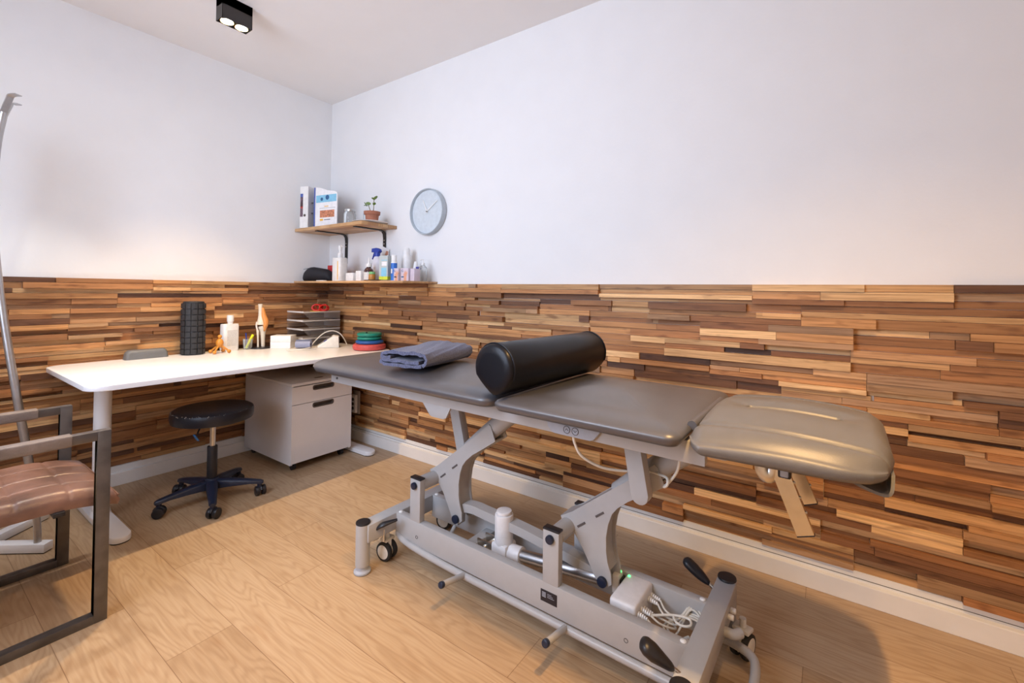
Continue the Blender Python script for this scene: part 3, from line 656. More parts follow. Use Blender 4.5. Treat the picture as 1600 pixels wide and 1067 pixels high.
# head adjusting bars
def bar(top, bot, v, w_=0.019):
    a = Vector((top[0], v, top[1])); c = Vector((bot[0], v, bot[1])); b = MB(); b.sweep([a, c], 0.016, w_*2, (0, 1, 0)); t = (c-a).normalized()
    o = b.build('support_bar', 'zinc', T)
    b = MB(); b.sweep([c, c+t*0.003], 0.0165, w_*2+0.001, (0, 1, 0)); b.build('bar_end', 'black', o)
    n = Vector((0, 1, 0)).cross(t)
    for k in range(3):
        p = a+t*(c-a).length*(0.42+k*0.17)-n*w_; b = MB(); b.ball(p, 0.004, seg=8); b.build('rivet', 'chrome', o)
bar((1.425, 0.757), (1.500, 0.560), 0.20); bar((1.432, 0.757), (1.503, 0.585), 0.345, 0.016)
b = MB(); b.tube([(1.400, 0.20, 0.750), (1.404, 0.195, 0.700), (1.418, 0.195, 0.682), (1.432, 0.20, 0.700), (1.440, 0.20, 0.752)], 0.009, 10, smooth=6, flat=1.8); b.build('release_loop', 'chrome', T)
b = MB(); b.box(1.444, 1.472, 0.155, 0.185, 0.700, 0.750, 0.004); b.mi = 1; b.box(1.449, 1.467, 0.153, 0.156, 0.704, 0.722, 0.003); b.build('latch', ('black', 'handset'), T)
b = MB(); b.box(1.352, 1.372, 0.0985, 0.10, 0.757, 0.770); b.build('blue_sticker', 'lblue', T)

# ------------------------------------------------------------------ bolster and towel on the table
cT, sT = math.cos(TH), math.sin(TH)
def tw(s, v, z): return Vector((1.834+s*cT-v*sT, -1.005+s*sT+v*cT, z))
Bo = thing('bolster', 'black leatherette knee bolster lying across the treatment table', 'bolster', tw(0.712, 0.262, 0.828), TH+math.radians(-3))
R_ = 0.079
sec = []
for k in range(41):
    a = math.radians(-22+k/40*222); sec.append((R_*math.cos(a), 0.080+R_*math.sin(a)))
# flat flanks that meet in a blunt keel sitting in the gap between the cushions
sec += [(-0.055, 0.034), (-0.034, 0.017), (-0.014, 0.003), (0.000, -0.003), (0.014, -0.004), (0.030, 0.003), (0.046, 0.016), (0.061, 0.032)]
def bol_ring(y, k): return [Vector((x*k, y, 0.075+(z-0.075)*k)) for x, z in sec]
b = MB(); b.rings([bol_ring(-0.305, 0.05), bol_ring(-0.306, 0.6), bol_ring(-0.304, 0.88), bol_ring(-0.298, 0.965), bol_ring(-0.288, 1.0), bol_ring(-0.1, 1.0), bol_ring(0.0, 0.995), bol_ring(0.1, 1.0), bol_ring(0.288, 1.0), bol_ring(0.298, 0.965), bol_ring(0.304, 0.88), bol_ring(0.306, 0.6), bol_ring(0.305, 0.05)])
b.build('cover', 'bolster', Bo, smooth=50)
for y in (-0.289, 0.289):
    b = MB(); q = bol_ring(y, 1.008)[:41]; b.tube(q, 0.0022, 8); b.build('piping', 'bolster', Bo)

def towel():
    T2 = thing('towel', 'blue-grey towel folded on the foot end of the treatment table', 'towel', tw(0.155, 0.205, 0.8475), TH+math.radians(14)); T2.scale = (1.0, 1.0, 1.35)
    # cross-section across the folds (x, z); swept along y
    path = [(0.090, 0.006), (-0.085, 0.006), (-0.100, 0.009), (-0.106, 0.014), (-0.100, 0.019), (-0.06, 0.0195), (0.080, 0.0185)]
    outer = [(-0.078, 0.0290), (0.0, 0.0285), (0.075, 0.0275), (0.098, 0.027), (0.106, 0.020), (0.100, 0.010), (0.088, 0.0055)]
    rnd = random.Random(8)
    def layer(pts, th, nm, ph):
        P = catmull([(x, 0, z) for x, z in pts], 6); L = []
        NY = 26
        for j in range(NY+1):
            y = -0.185+0.37*j/NY; ring = []
            n = len(P); lo = []; hi = []
            for i, p in enumerate(P):
                t = (P[min(i+1, n-1)]-P[max(i-1, 0)]).normalized(); nn = Vector((-t.z, 0, t.x))
                wob = 0.0012*math.sin(y*31+i*0.9+ph)+0.0018*math.sin(y*13+p.x*22+ph)
                q = Vector((p.x+0.004*math.sin(y*9+ph), y+0.004*math.sin(p.x*25+ph), max(p.z+wob, 0.0045)))
                e = th/2*(0.9+0.2*math.sin(i*1.7+y*40))
                hi.append(q+nn*e); lo.append(q-nn*e)
            ring = hi+list(reversed(lo)); L.append(ring)
        b = MB(); b.rings(L); return b
    a = layer([(0.085, 0.006), (0.0, 0.006), (-0.080, 0.0065), (-0.104, 0.012), (-0.080, 0.0185), (0.0, 0.018), (0.072, 0.017)], 0.010, 'fold', 0.0)
    bm2 = layer([(-0.060, 0.0285), (-0.092, 0.026), (-0.100, 0.034), (-0.070, 0.0435), (0.0, 0.043), (0.070, 0.041), (0.103, 0.032), (0.104, 0.016), (0.088, 0.0075)], 0.011, 'fold', 1.4)
    a.build('inner_fold', 'towel', T2, smooth=70); bm2.build('outer_fold', 'towel', T2, smooth=70)
    return T2
towel()

# ------------------------------------------------------------------ desk
DT = 0.727
Dk = thing('desk', 'white sit-stand desk with rounded corners against the wood-clad wall', 'desk', (0.46, -0.855, 0))
b = MB(); b.prism(rrect(-0.42, 0.425, -0.80, 0.80, 0.075, 8), XY, DT-0.022, DT, 0.0025); b.build('desktop', 'white', Dk)
for y in (-0.655, 0.69):
    b = MB(); b.cyl((0, y, 0.03), (0, y, DT-0.022), 0.034, seg=32); lg = b.build('leg', 'white', Dk)
    b = MB(); b.box(-0.30, 0.30, y-0.035, y+0.035, DT-0.045, DT-0.022, 0.004); b.build('bracket_plate', 'white', lg)
    b = MB()
    o = []
    L2, N2 = 0.35, 24
    for i in range(N2+1):
        u = -1+2*i/N2; o.append((u*L2, 0.032+0.014*(1-abs(u)**1.5)))
    cap = lambda sgn: [(sgn*(L2-0.035)+sgn*0.035*math.cos(a), y+sgn*0.038*math.sin(a)) for a in [math.radians(-90+18*k) for k in range(11)]]
    poly = cap(1)+cap(-1)
    b.prism(poly, XY, 0.004, 0.030, 0.005)
    for v in b.bm.verts:
        if v.co.z > 0.015: v.co.z += 0.018*(1-min(1, abs(v.co.x)/L2))
    b.cyl((0, y, 0.028), (0, y, 0.055), 0.042, 0.036, seg=32)
    b.mi = 1; b.prism([(x*0.99, y+(q-y)*0.95) for x, q in poly], XY, 0.0, 0.0045)
    b.build('foot', ('white', 'black'), Dk)
b = MB(); b.box(-0.06, 0.06, -0.62, 0.66, DT-0.055, DT-0.024, 0.004); b.build('crossbeam', 'white', Dk)

# drawer cabinet
Cb = thing('drawer_cabinet', 'white drawer cabinet on castors under the desk', 'cabinet', (0.355, -0.448, 0))
W2, X0, X1 = 0.215, -0.300, 0.300
b = MB()
b.box(X0, X1-0.004, -W2, -W2+0.016, 0.045, 0.535, 0.001); b.box(X0, X1-0.004, W2-0.016, W2, 0.045, 0.535, 0.001)
b.box(X0, X0+0.016, -W2+0.016, W2-0.016, 0.045, 0.535); b.box(X0+0.016, X1-0.02, -W2+0.016, W2-0.016, 0.045, 0.060); b.box(X0, X1, -W2, W2, 0.535, 0.552, 0.002)
b.build('body', 'cabinet', Cb)
def drawer(z0, z1, hz):
    hw = 0.072; y0h, y1h = -0.074, 0.074
    b = MB(); fx0, fx1 = X1-0.014, X1+0.004
    # front with a real cut-out for the pull
    b.box(fx0, fx1, -W2+0.001, y0h, z0, z1); b.box(fx0, fx1, y1h, W2-0.001, z0, z1)
    b.box(fx0, fx1, y0h, y1h, z0, hz-0.014); b.box(fx0, fx1, y0h, y1h, hz+0.014, z1) if hz+0.014 < z1-0.002 else None
    o = b.build('drawer', 'cabinet', Cb, smooth=0)
    b = MB(); b.prism(rrect(y0h-0.003, y1h+0.003, hz-0.017, min(hz+0.017, z1), 0.014, 5), YZ, fx0-0.020, fx0-0.001); 
    b.mi = 1; R0 = rrect(y0h-0.003, y1h+0.003, hz-0.017, hz+0.017, 0.015, 5); R1 = rrect(y0h+0.005, y1h-0.005, hz-0.010, hz+0.010, 0.010, 5)
    n = len(R0)
    A = [b.bm.verts.new((fx1+0.001, y, z)) for y, z in R0]; B_ = [b.bm.verts.new((fx1+0.001, y, z)) for y, z in R1]; Cc = [b.bm.verts.new((fx0, y, z)) for y, z in R1]; Dd = [b.bm.verts.new((fx0, y, z)) for y, z in R0]
    for i in range(n):
        j = (i+1) % n
        for f in ((A[i], A[j], B_[j], B_[i]), (B_[i], B_[j], Cc[j], Cc[i]), (A[j], A[i], Dd[i], Dd[j])): b.bm.faces.new(f).material_index = 1
    h = b.build('handle', ('dark_in', 'dark_in'), o); h['label'] = 'dark recessed drawer pull'
drawer(0.4205, 0.530, 0.509); drawer(0.055, 0.4165, 0.396)
b = MB(); b.prism(rrect(0.20, 0.225, -0.012, 0.05, 0.010, 4), XY, 0.552, 0.5528); b.build('lock_plate', 'dark_in', Cb)
for x in (-0.25, 0.25):
    for y in (-0.17, 0.17):
        b = MB(); b.cyl((x, y-0.012, 0.020), (x, y+0.012, 0.020), 0.020, seg=20); b.box(x-0.012, x+0.012, y-0.010, y+0.010, 0.030, 0.046); b.build('castor', 'black', Cb)

# ------------------------------------------------------------------ stool
St = thing('swivel_stool', 'round black swivel stool on castors in front of the desk', 'stool', (0.66, -1.10, 0))
b = MB(); b.lathe([(0.001, 0.437), (0.175, 0.437), (0.188, 0.442), (0.192, 0.460), (0.193, 0.480), (0.189, 0.494), (0.176, 0.502), (0.14, 0.505), (0.07, 0.505), (0.001, 0.505)], seg=48); seat = b.build('seat', 'seat_black', St)
rnd = random.Random(2); b = MB()
for k in range(46):
    a = math.radians(-95+rnd.gauss(30, 42)); r_ = rnd.uniform(0.183, 0.190); b.ball((r_*math.cos(a), r_*math.sin(a), 0.4985-0.5*(r_-0.183)*1.6+rnd.uniform(-0.002, 0.001)), rnd.uniform(0.0008, 0.0022), seg=6)
fl = b.build('worn_flecks', 'worn', seat); fl['kind'] = 'stuff'
b = MB(); b.box(-0.08, 0.08, -0.06, 0.06, 0.425, 0.437, 0.003); b.build('seat_plate', 'black', St)
b = MB(); b.cyl((0, 0, 0.26), (0, 0, 0.428), 0.0135); b.mi = 0; b.cyl((0, 0, 0.395), (0, 0, 0.399), 0.0142); b.build('gas_piston', 'chrome', St)
b = MB(); b.cyl((0, 0, 0.085), (0, 0, 0.295), 0.025, 0.024, bev=0.003); b.build('column', 'black', St)
b = MB(); b.cyl((0, 0, 0.075), (0, 0, 0.125), 0.036, 0.032, bev=0.004); b.build('hub', 'navy', St)
for k, a in enumerate([math.radians(q) for q in (-20, 52, 124, 196, 268)]):
    c, s_ = math.cos(a), math.sin(a)
    b = MB(); rr = []
    for u, w_, zb, zt in ((0.02, 0.028, 0.070, 0.118), (0.10, 0.024, 0.074, 0.108), (0.19, 0.019, 0.074, 0.094), (0.236, 0.017, 0.068, 0.086), (0.250, 0.010, 0.066, 0.080)):
        rr.append([Vector((c*u-s_*y, s_*u+c*y, z)) for y, z in ((-w_, zb), (w_, zb), (w_, zt-0.008), (w_*0.6, zt), (-w_*0.6, zt), (-w_, zt-0.008))])
    b.rings(rr); b.cyl((c*0.232, s_*0.232, 0.045), (c*0.232, s_*0.232, 0.075), 0.012, seg=14)
    b.build('base_arm', 'navy', St, smooth=50)
    ta = a+[0.9, 0.5, 1.2, 0.4, 1.0][k]; ax = Vector((math.cos(ta), math.sin(ta), 0)); ctr = Vector((c*0.238, s_*0.238, 0.026))+Vector((-ax.y, ax.x, 0))*0.008
    b = MB()
    for q in (-1, 1): b.cyl(ctr+ax*q*0.006, ctr+ax*q*0.026, 0.026, seg=24, bev=0.004)
    b.tube([ctr+Vector((-ax.y, ax.x, 0))*0.024*math.cos(t)+Vector((0, 0, 0.025*math.sin(t))) for t in [math.radians(20+14*i) for i in range(11)]], 0.006, 8)
    b.build('castor', 'black', St)
b = MB(); b.tube([(-0.02, -0.02, 0.425), (0.02, -0.07, 0.405), (0.035, -0.085, 0.385)], 0.004, 8, smooth=4); lv = b.build('height_lever', 'black', St)
b = MB(); b.box(-0.013, 0.013, -0.004, 0.004, -0.020, 0.020, 0.004, mtx=Matrix.Translation((0.040, -0.093, 0.368)) @ Matrix.Rotation(0.5, 4, 'X')); b.build('lever_tab', 'bluetab', lv)

# ------------------------------------------------------------------ leather chair with steel loops
Ch = thing('armchair', 'brown leather armchair with dark steel loop legs at the left edge', 'chair', (1.065, -2.02, 0))
def loop_frame(x):
    f, r_, h, w_ = 0.335, -0.335, 0.652, 0.036; d = 0.034
    pts = rrect(r_, f, 0.0, h, 0.0015, 1)
    b = MB()
    b.box(x-d/2, x+d/2, f-w_, f, 0, h, 0.0015); b.box(x-d/2, x+d/2, r_, r_+w_, 0, h, 0.0015)
    b.box(x-d/2, x+d/2, r_+w_, f-w_, 0, w_*0.8, 0.0015); b.box(x-d/2, x+d/2, r_+w_, f-w_, h-w_*0.85, h, 0.0015)
    o = b.build('loop_leg', 'steel', Ch)
    b = MB(); b.prism(rrect(x-d/2-0.004, x+d/2+0.004, h-w_*0.85-0.004, h+0.004, 0.006, 3), lambda a, c, q: Vector((a, q, c)), r_+0.07, f-0.10, 0.002); b.build('arm_wrap', 'armleather', Ch)
loop_frame(-0.270); loop_frame(0.262)
b = MB()
for y in (0.20, -0.24): b.box(-0.255, 0.247, y, y+0.03, 0.385, 0.400, 0.002)
b.build('cross_bars', 'black', Ch)
def chair_seat():
    b = MB(); NX, NY = 130, 130; hx, y0, y1 = 0.236, -0.27, 0.372
    top = []; bot = []
    for i in range(NX+1):
        x = -hx+2*hx*i/NX; rt_, rb = [], []
        for j in range(NY+1):
            y = y0+(y1-y0)*j/NY
            z = 0.462
            z -= 0.040*max(0, (y-0.18)/0.19)**2            # waterfall front
            cx = abs(((x+0.236)/0.118+0.0) % 1.0-0.5)*2; cy = abs(((y-y0)/0.128) % 1.0-0.5)*2
            z -= 0.0055*(cx**22+cy**22)+0.002*(cx**2+cy**2)                       # stitched squares
            e = min(hx-abs(x), y1-y, y-y0)
            if e < 0.03: z -= 0.026*(1-max(e, 0)/0.03)**2
            rt_.append(b.bm.verts.new((x, y, z)))
            e2 = min(1, e/0.012); rb.append(b.bm.verts.new((x*0.985, y0+0.004+(y1-y0-0.008)*j/NY, 0.400-0.030*max(0, (y-0.18)/0.19)**2-0.004*e2)))
        top.append(rt_); bot.append(rb)
    for i in range(NX):
        for j in range(NY):
            b.bm.faces.new((top[i][j], top[i+1][j], top[i+1][j+1], top[i][j+1])); b.bm.faces.new((bot[i][j+1], bot[i+1][j+1], bot[i+1][j], bot[i][j]))
    for i in range(NX):
        b.bm.faces.new((top[i+1][0], top[i][0], bot[i][0], bot[i+1][0])); b.bm.faces.new((top[i][NY], top[i+1][NY], bot[i+1][NY], bot[i][NY]))
    for j in range(NY):
        b.bm.faces.new((top[0][j], top[0][j+1], bot[0][j+1], bot[0][j])); b.bm.faces.new((top[NX][j+1], top[NX][j], bot[NX][j], bot[NX][j+1]))
    s_ = b.build('seat', 'leather', Ch, smooth=60)
    b = MB(); b.tube([(hx*0.995*k, 0.368, 0.403) for k in (-1, -0.5, 0, 0.5, 1)], 0.003, 6); b.build('seam', 'leather', s_)
chair_seat()
b = MB(); b.prism(rrect(-0.236, 0.236, 0.0, 0.42, 0.04, 5), lambda a, c, q: Vector((a, -0.275-q-c*0.18, 0.44+c)), 0.0, 0.06, 0.012); b.build('backrest', 'leather', Ch)

# ------------------------------------------------------------------ coat stand
Cs = thing('coat_stand', 'tall steel coat stand with a white bar base at the left edge', 'coat stand', (0.40, -1.895, 0))
for a in (38.4, 127, 218.4, 307):
    ar = math.radians(a)
    b = MB(); b.box(0.0, 0.290, -0.021, 0.021, 0.004, 0.040, 0.002, mtx=Matrix.Rotation(ar, 4, 'Z')); b.mi = 1; b.box(0.01, 0.286, -0.018, 0.018, 0, 0.005, mtx=Matrix.Rotation(ar, 4, 'Z')); b.build('base_bar', ('white', 'black'), Cs)
    c, s_ = math.cos(ar), math.sin(ar)
    prof = [(0.244, 0.036), (0.242, 0.10), (0.226, 0.22), (0.190, 0.42), (0.150, 0.62), (0.098, 0.90), (0.058, 1.15), (0.030, 1.40), (0.026, 1.60), (0.036, 1.78), (0.055, 1.90)]
    b = MB(); b.tube([(c*r_, s_*r_, z) for r_, z in prof], 0.0125, 14, smooth=4); b.build('pole', 'stand', Cs)
    b = MB(); b.sweep([(c*0.053, s_*0.053, 1.89), (c*0.078, s_*0.078, 1.955), (c*0.088, s_*0.088, 1.975), (c*0.118, s_*0.118, 1.978)], 0.028, 0.004, (-s_, c, 0), smooth=3); b.build('hook', 'stand', Cs)
b = MB(); b.tube([(0.034*math.cos(k*PI/8), 0.034*math.sin(k*PI/8), 1.50) for k in range(17)], 0.005, 8); b.build('ring', 'stand', Cs)

# ------------------------------------------------------------------ shelves
def shelf(label, x1, z0, z1, name='wall_shelf', brackets=()):
    t = thing(name, label, 'shelf', (0, 0, z0), 0)
    b = MB(); b.box(0.001, x1, -0.30, -0.001, 0, z1-z0, 0.0015); b.build('board', 'board', t)
    for x in brackets:
        b = MB()
        b.sweep([(x, -0.265, -0.004), (x, -0.05, -0.004), (x, -0.022, -0.010), (x, -0.008, -0.028), (x, -0.004, -0.06), (x, -0.004, -0.235)], 0.030, 0.006, (1, 0, 0))
        br = b.build('bracket', 'bracket', t)
        for z in (-0.075, -0.10, -0.19):
            b = MB(); b.lathe([(0.001, 0.004), (0.004, 0.003), (0.005, 0)], seg=10, mtx=Matrix.Translation((x, -0.007, z)) @ Matrix.Rotation(PI/2, 4, 'X')); b.build('screw', 'chrome', br)
    return t
shelf('short oak wall shelf holding the binder and the potted plant', 0.83, 1.588, 1.611, brackets=(0.235, 0.700))
shelf('long oak wall shelf on top of the wood cladding, holding bottles', 1.245, 1.193, 1.207)
SU, SL = 1.611, 1.207
# binder
Bn = thing('ring_binder', 'white lever-arch binder with a photo strip on its spine', 'binder', (0.105, -0.160, SU), math.radians(22))
b = MB(); b.box(-0.070, -0.001, -0.135, -0.130, 0, 0.315); b.box(-0.072, -0.069, -0.135, 0.13, 0, 0.315); b.box(-0.003, 0.0, -0.135, 0.13, 0, 0.315); b.build('cover', 'bottle', Bn)
b = MB(); b.box(-0.066, -0.006, -0.128, 0.10, 0.006, 0.300); b.build('pages', 'paper', Bn)
b = MB(); b.box(-0.069, -0.046, -0.1358, -0.135, 0.235, 0.260); b.mi = 1; b.box(-0.069, -0.046, -0.1358, -0.135, 0.165, 0.235); b.mi = 2; b.box(-0.069, -0.046, -0.1358, -0.135, 0.148, 0.165); b.mi = 1; b.box(-0.069, -0.046, -0.1358, -0.135, 0.085, 0.148); b.build('spine_picture', ('blue', 'plum', 'redfoam'), Bn)
b = MB(); b.cyl((-0.030, -0.1345, 0.095), (-0.030, -0.1362, 0.095), 0.010, seg=20); b.build('finger_hole', 'dark_in', Bn)
b = MB()
for z in (0.11, 0.19): b.box(-0.002, 0.012, -0.10, -0.09, z, z+0.010, 0.002)
b.build('clips', 'screw', Bn)
def leaf_book(name, label, loc, rot, w_, h, th, m, cat='folder'):
    t = thing(name, label, cat, loc, rot); b = MB(); b.box(0, w_, -th/2, th/2, 0, h, 0.001); b.build('cover', m, t); return t
leaf_book('folder', 'thin blue folder standing between the binder and the brochures', (0.214, -0.270, SU), math.radians(103), 0.20, 0.300, 0.012, 'blue')
leaf_book('folder', 'pale lilac folder pressed between the blue folder and the brochure', (0.234, -0.272, SU), math.radians(103), 0.20, 0.298, 0.010, 'spraybody')
mg = thing('brochure', 'white brochure with a light blue band and an orange picture on its cover', 'brochure', (0.252, -0.280, SU), math.radians(10))
b = MB(); b.prism([(0, 0), (0.215, 0), (0.215, 0.240), (0.19, 0.252), (0.12, 0.264), (0.05, 0.286), (0.0, 0.296)], XZ, -0.003, 0.003); b.build('pages', 'paper', mg)
b = MB(); y0 = -0.0036
b.box(0.004, 0.208, y0, -0.003, 0.178, 0.232); b.mi = 1; b.cyl((0.062, y0-0.0002, 0.202), (0.062, -0.003, 0.202), 0.013); b.cyl((0.118, y0-0.0002, 0.212), (0.118, -0.003, 0.212), 0.018)
b.mi = 2; b.box(0.045, 0.19, y0, -0.003, 0.065, 0.118); b.mi = 3; b.box(0.045, 0.078, y0, -0.003, 0.042, 0.056); b.box(0.09, 0.13, y0, -0.003, 0.144, 0.150); b.mi = 4; b.box(0.088, 0.15, y0, -0.003, 0.046, 0.051); b.box(0.04, 0.20, y0, -0.003, 0.134, 0.1355)
b.build('cover_print', ('lblue', 'dblue', 'orange_print', 'yellow_print', 'dark_print'), mg)
# glass jar, drinking glass, plate, plant
Jr = thing('glass_jar', 'empty clear glass jar with a metal lid beside the brochure', 'jar', (0.562, -0.205, SU))
b = MB(); b.lathe([(0.040, 0), (0.043, 0.006), (0.043, 0.075), (0.036, 0.090), (0.034, 0.096), (0.032, 0.096), (0.034, 0.089), (0.040, 0.074), (0.040, 0.008), (0.001, 0.005)], seg=32); b.build('glass', 'glass', Jr)
b = MB(); b.cyl((0, 0, 0.094), (0, 0, 0.112), 0.038, bev=0.002); b.build('lid', 'lid', Jr)
Pl = thing('plate', 'white plate under the potted plant on the short shelf', 'plate', (0.740, -0.165, SU))
b = MB(); b.lathe([(0.001, 0.002), (0.06, 0.0), (0.105, 0.006), (0.122, 0.010), (0.122, 0.012), (0.10, 0.010), (0.06, 0.005), (0.001, 0.005)], seg=40); b.build('dish', 'white', Pl)
Pp = thing('potted_plant', 'small leafy plant in a terracotta pot on a white plate', 'plant', (0.760, -0.165, SU+0.006))
b = MB(); b.lathe([(0.040, 0), (0.047, 0.055), (0.054, 0.056), (0.057, 0.078), (0.050, 0.078), (0.047, 0.066), (0.001, 0.066)], seg=32); b.build('pot', 'terracotta', Pp)
b = MB(); b.lathe([(0.047, 0.064), (0.047, 0.069), (0.02, 0.073), (0.001, 0.074)], seg=20); b.build('soil', 'soil', Pp)
def plant_stem(pts, leaves):
    b = MB(); b.tube(pts, [0.003, 0.0022], 8, smooth=5); st = b.build('stem', 'stem', Pp)
    for (x, y, z, r_, az, tilt) in leaves:
        b = MB(); R = []
        mt = Matrix.Translation((x, y, z)) @ Matrix.Rotation(az, 4, 'Z') @ Matrix.Rotation(tilt, 4, 'Y')
        for k in range(9):
            u = k/8; w_ = r_*0.62*math.sin(PI*min(1, u*0.97+0.02))**0.7; cu = 0.25*r_*u*u
            R.append([mt @ Vector((u*r_*1.5, q*w_, -cu+0.12*r_*abs(q))) for q in (-1, -0.5, 0, 0.5, 1)]+[mt @ Vector((u*r_*1.5, q*w_, -cu+0.12*r_*abs(q)-0.0008)) for q in (1, 0.5, 0, -0.5, -1)])
        b.rings(R); b.build('leaf', 'leaf', st, smooth=60)
plant_stem([(-0.010, 0, 0.07), (-0.018, -0.005, 0.095), (-0.030, -0.008, 0.125)], [(-0.030, -0.008, 0.124, 0.028, 2.6, -0.9), (-0.032, -0.010, 0.122, 0.022, 3.5, -0.2), (-0.052, -0.01, 0.120, 0.022, 3.6, -1.2)])
plant_stem([(0.010, 0, 0.07), (0.022, -0.004, 0.100), (0.026, -0.006, 0.150), (0.030, -0.006, 0.160)], [(0.030, -0.006, 0.158, 0.024, 0.2, -0.9), (0.028, -0.006, 0.155, 0.020, 3.0, -0.9), (0.025, -0.006, 0.120, 0.018, -0.3, -0.8), (0.024, -0.006, 0.132, 0.013, 2.6, -0.6), (0.030, -0.006, 0.160, 0.020, -1.2, -0.4)])
Gl = thing('drinking_glass', 'clear drinking glass partly hidden behind the terracotta pot', 'glass', (0.60, -0.075, SU))
b = MB(); b.lathe([(0.030, 0), (0.036, 0.10), (0.0345, 0.10), (0.0285, 0.005), (0.001, 0.004)], seg=28); b.build('glass', 'glass', Gl)

# lower shelf things
Po = thing('pouch', 'black zipped pouch at the corner end of the long shelf', 'pouch', (0.175, -0.205, SL), math.radians(5))
b = MB(); R = []
for k in range(13):
    u = k/12; x = -0.155+0.31*u; e = math.sin(PI*min(1, max(0, u*0.94+0.03)))**0.35
    hh = (0.112+0.012*math.sin(u*7+0.5))*e; ww = 0.055*e
    R.append([Vector((x, ww*math.cos(a), hh*0.5+hh*0.5*math.sin(a)*(1.0 if math.sin(a) > 0 else 1.0))) for a in [2*PI*q/20 for q in range(20)]])
b.rings(R); b.build('body', 'pouch', Po, smooth=70)
b = MB(); b.tube([(-0.13, -0.034, 0.092), (0.0, -0.036, 0.104), (0.13, -0.034, 0.090)], 0.0016, 6, smooth=4); b.build('zip', 'black', Po)
Rb = thing('box', 'red cardboard box standing behind the black pouch', 'box', (0.262, -0.115, SL)); b = MB(); b.box(-0.075, 0.075, -0.02, 0.02, 0, 0.125, 0.001); b.build('carton', 'redbox', Rb)
Ff = thing('strip', 'flat white strip lying at the foot of the pump bottle', 'strip', (0.315, -0.262, SL)); b = MB(); b.box(-0.05, 0.04, -0.015, 0.015, 0, 0.006, 0.002); b.build('sheet', 'bottle', Ff)
Pb = thing('pump_bottle', 'large milky pump bottle with a yellow level strip beside the black pouch', 'bottle', (0.452, -0.205, SL))
b = MB(); b.prism(rrect(-0.051, 0.051, -0.036, 0.036, 0.018, 5), XY, 0, 0.170, 0.006); b.build('body', 'milky', Pb)
b = MB(); b.cyl((0, 0, 0.168), (0, 0, 0.206), 0.018, bev=0.002); b.cyl((0, 0, 0.206), (0, 0, 0.232), 0.009); b.cyl((0, 0, 0.230), (0, 0, 0.262), 0.014, bev=0.003)
b.tube([(0, 0, 0.255), (0.03, -0.01, 0.258), (0.055, -0.02, 0.250)], [0.008, 0.005], 10, smooth=4); b.build('pump', 'bottle', Pb)
b = MB(); b.box(0.022, 0.030, -0.0366, -0.036, 0.01, 0.145); b.build('level_strip', 'yellow_print', Pb)
def small_box(label, x, y, w_, d, h, m='bottle', rot=0):
    t = thing('box', label, 'box', (x, y, SL), rot); b = MB(); b.box(-w_/2, w_/2, -d/2, d/2, 0, h, 0.001); b.build('carton', m, t); return t
small_box('small plain white box right of the milky pump bottle', 0.575, -0.18, 0.085, 0.06, 0.060)
x = small_box('small white box with faint print left of the brown dropper bottle', 0.690, -0.20, 0.058, 0.04, 0.072)
b = MB()
for z in (0.058, 0.048, 0.036, 0.020): b.box(-0.022, 0.018, -0.0206, -0.020, z, z+0.002)
b.build('print', 'label', x)
Db = thing('dropper_bottle', 'brown glass dropper bottle with a white label and cap', 'bottle', (0.800, -0.215, SL))
b = MB(); b.lathe([(0.030, 0), (0.032, 0.004), (0.032, 0.072), (0.024, 0.086), (0.015, 0.092), (0.015, 0.098)], seg=28); b.build('glass', 'brown_glass', Db)
b = MB(); b.lathe([(0.0325, 0.008), (0.0328, 0.008), (0.0328, 0.060), (0.0325, 0.060)], seg=28); b.build('label_wrap', 'label', Db)
b = MB(); b.cyl((0, 0, 0.096), (0, 0, 0.120), 0.019, bev=0.002); b.cyl((0, 0, 0.120), (0, 0, 0.165), 0.006, 0.003); b.build('cap', 'bottle', Db)
# chart card behind, leaning on the wall
Lf = thing('leaflet', 'tall narrow printed leaflet leaning on the wall behind the spray bottle', 'leaflet', (0.690, -0.004, SL))
b = MB(); b.prism([(0, 0), (0.075, 0), (0.075, 0.235), (0.0, 0.262)], lambda a, c, d: Vector((a, -0.03+d+c*0.08, c)), 0, 0.0015); b.mi = 1
for z, z2 in ((0.12, 0.128), (0.085, 0.09), (0.16, 0.19)): b.prism([(0.045, z), (0.068, z), (0.068, z2), (0.045, z2)], lambda a, c, d: Vector((a, -0.0305+d+c*0.08, c)), -0.0006, 0)
b.mi = 2; b.prism([(0.035, 0.195), (0.07, 0.195), (0.07, 0.222), (0.045, 0.226)], lambda a, c, d: Vector((a, -0.0305+d+c*0.08, c)), -0.0006, 0); b.build('sheet', ('paper', 'plum', 'skin'), Lf, smooth=0)
Sp = thing('spray_bottle', 'lilac-white spray bottle with a blue trigger head', 'bottle', (0.762, -0.115, SL))
b = MB(); b.lathe([(0.038, 0), (0.041, 0.005), (0.040, 0.09), (0.036, 0.135), (0.026, 0.165), (0.018, 0.180)], seg=28); b.build('body', 'spraybody', Sp)
b = MB(); b.cyl((0, 0, 0.176), (0, 0, 0.205), 0.020)
b.prism([(-0.052, 0.208), (-0.050, 0.235), (0.000, 0.238), (0.028, 0.228), (0.036, 0.212), (0.018, 0.203), (0.016, 0.196), (-0.018, 0.196), (-0.022, 0.212)], XZ, -0.013, 0.013, 0.003)
b.prism([(-0.030, 0.210), (-0.022, 0.210), (-0.040, 0.170), (-0.050, 0.158), (-0.053, 0.163)], XZ, -0.006, 0.006); b.build('spray_head', 'spray', Sp)
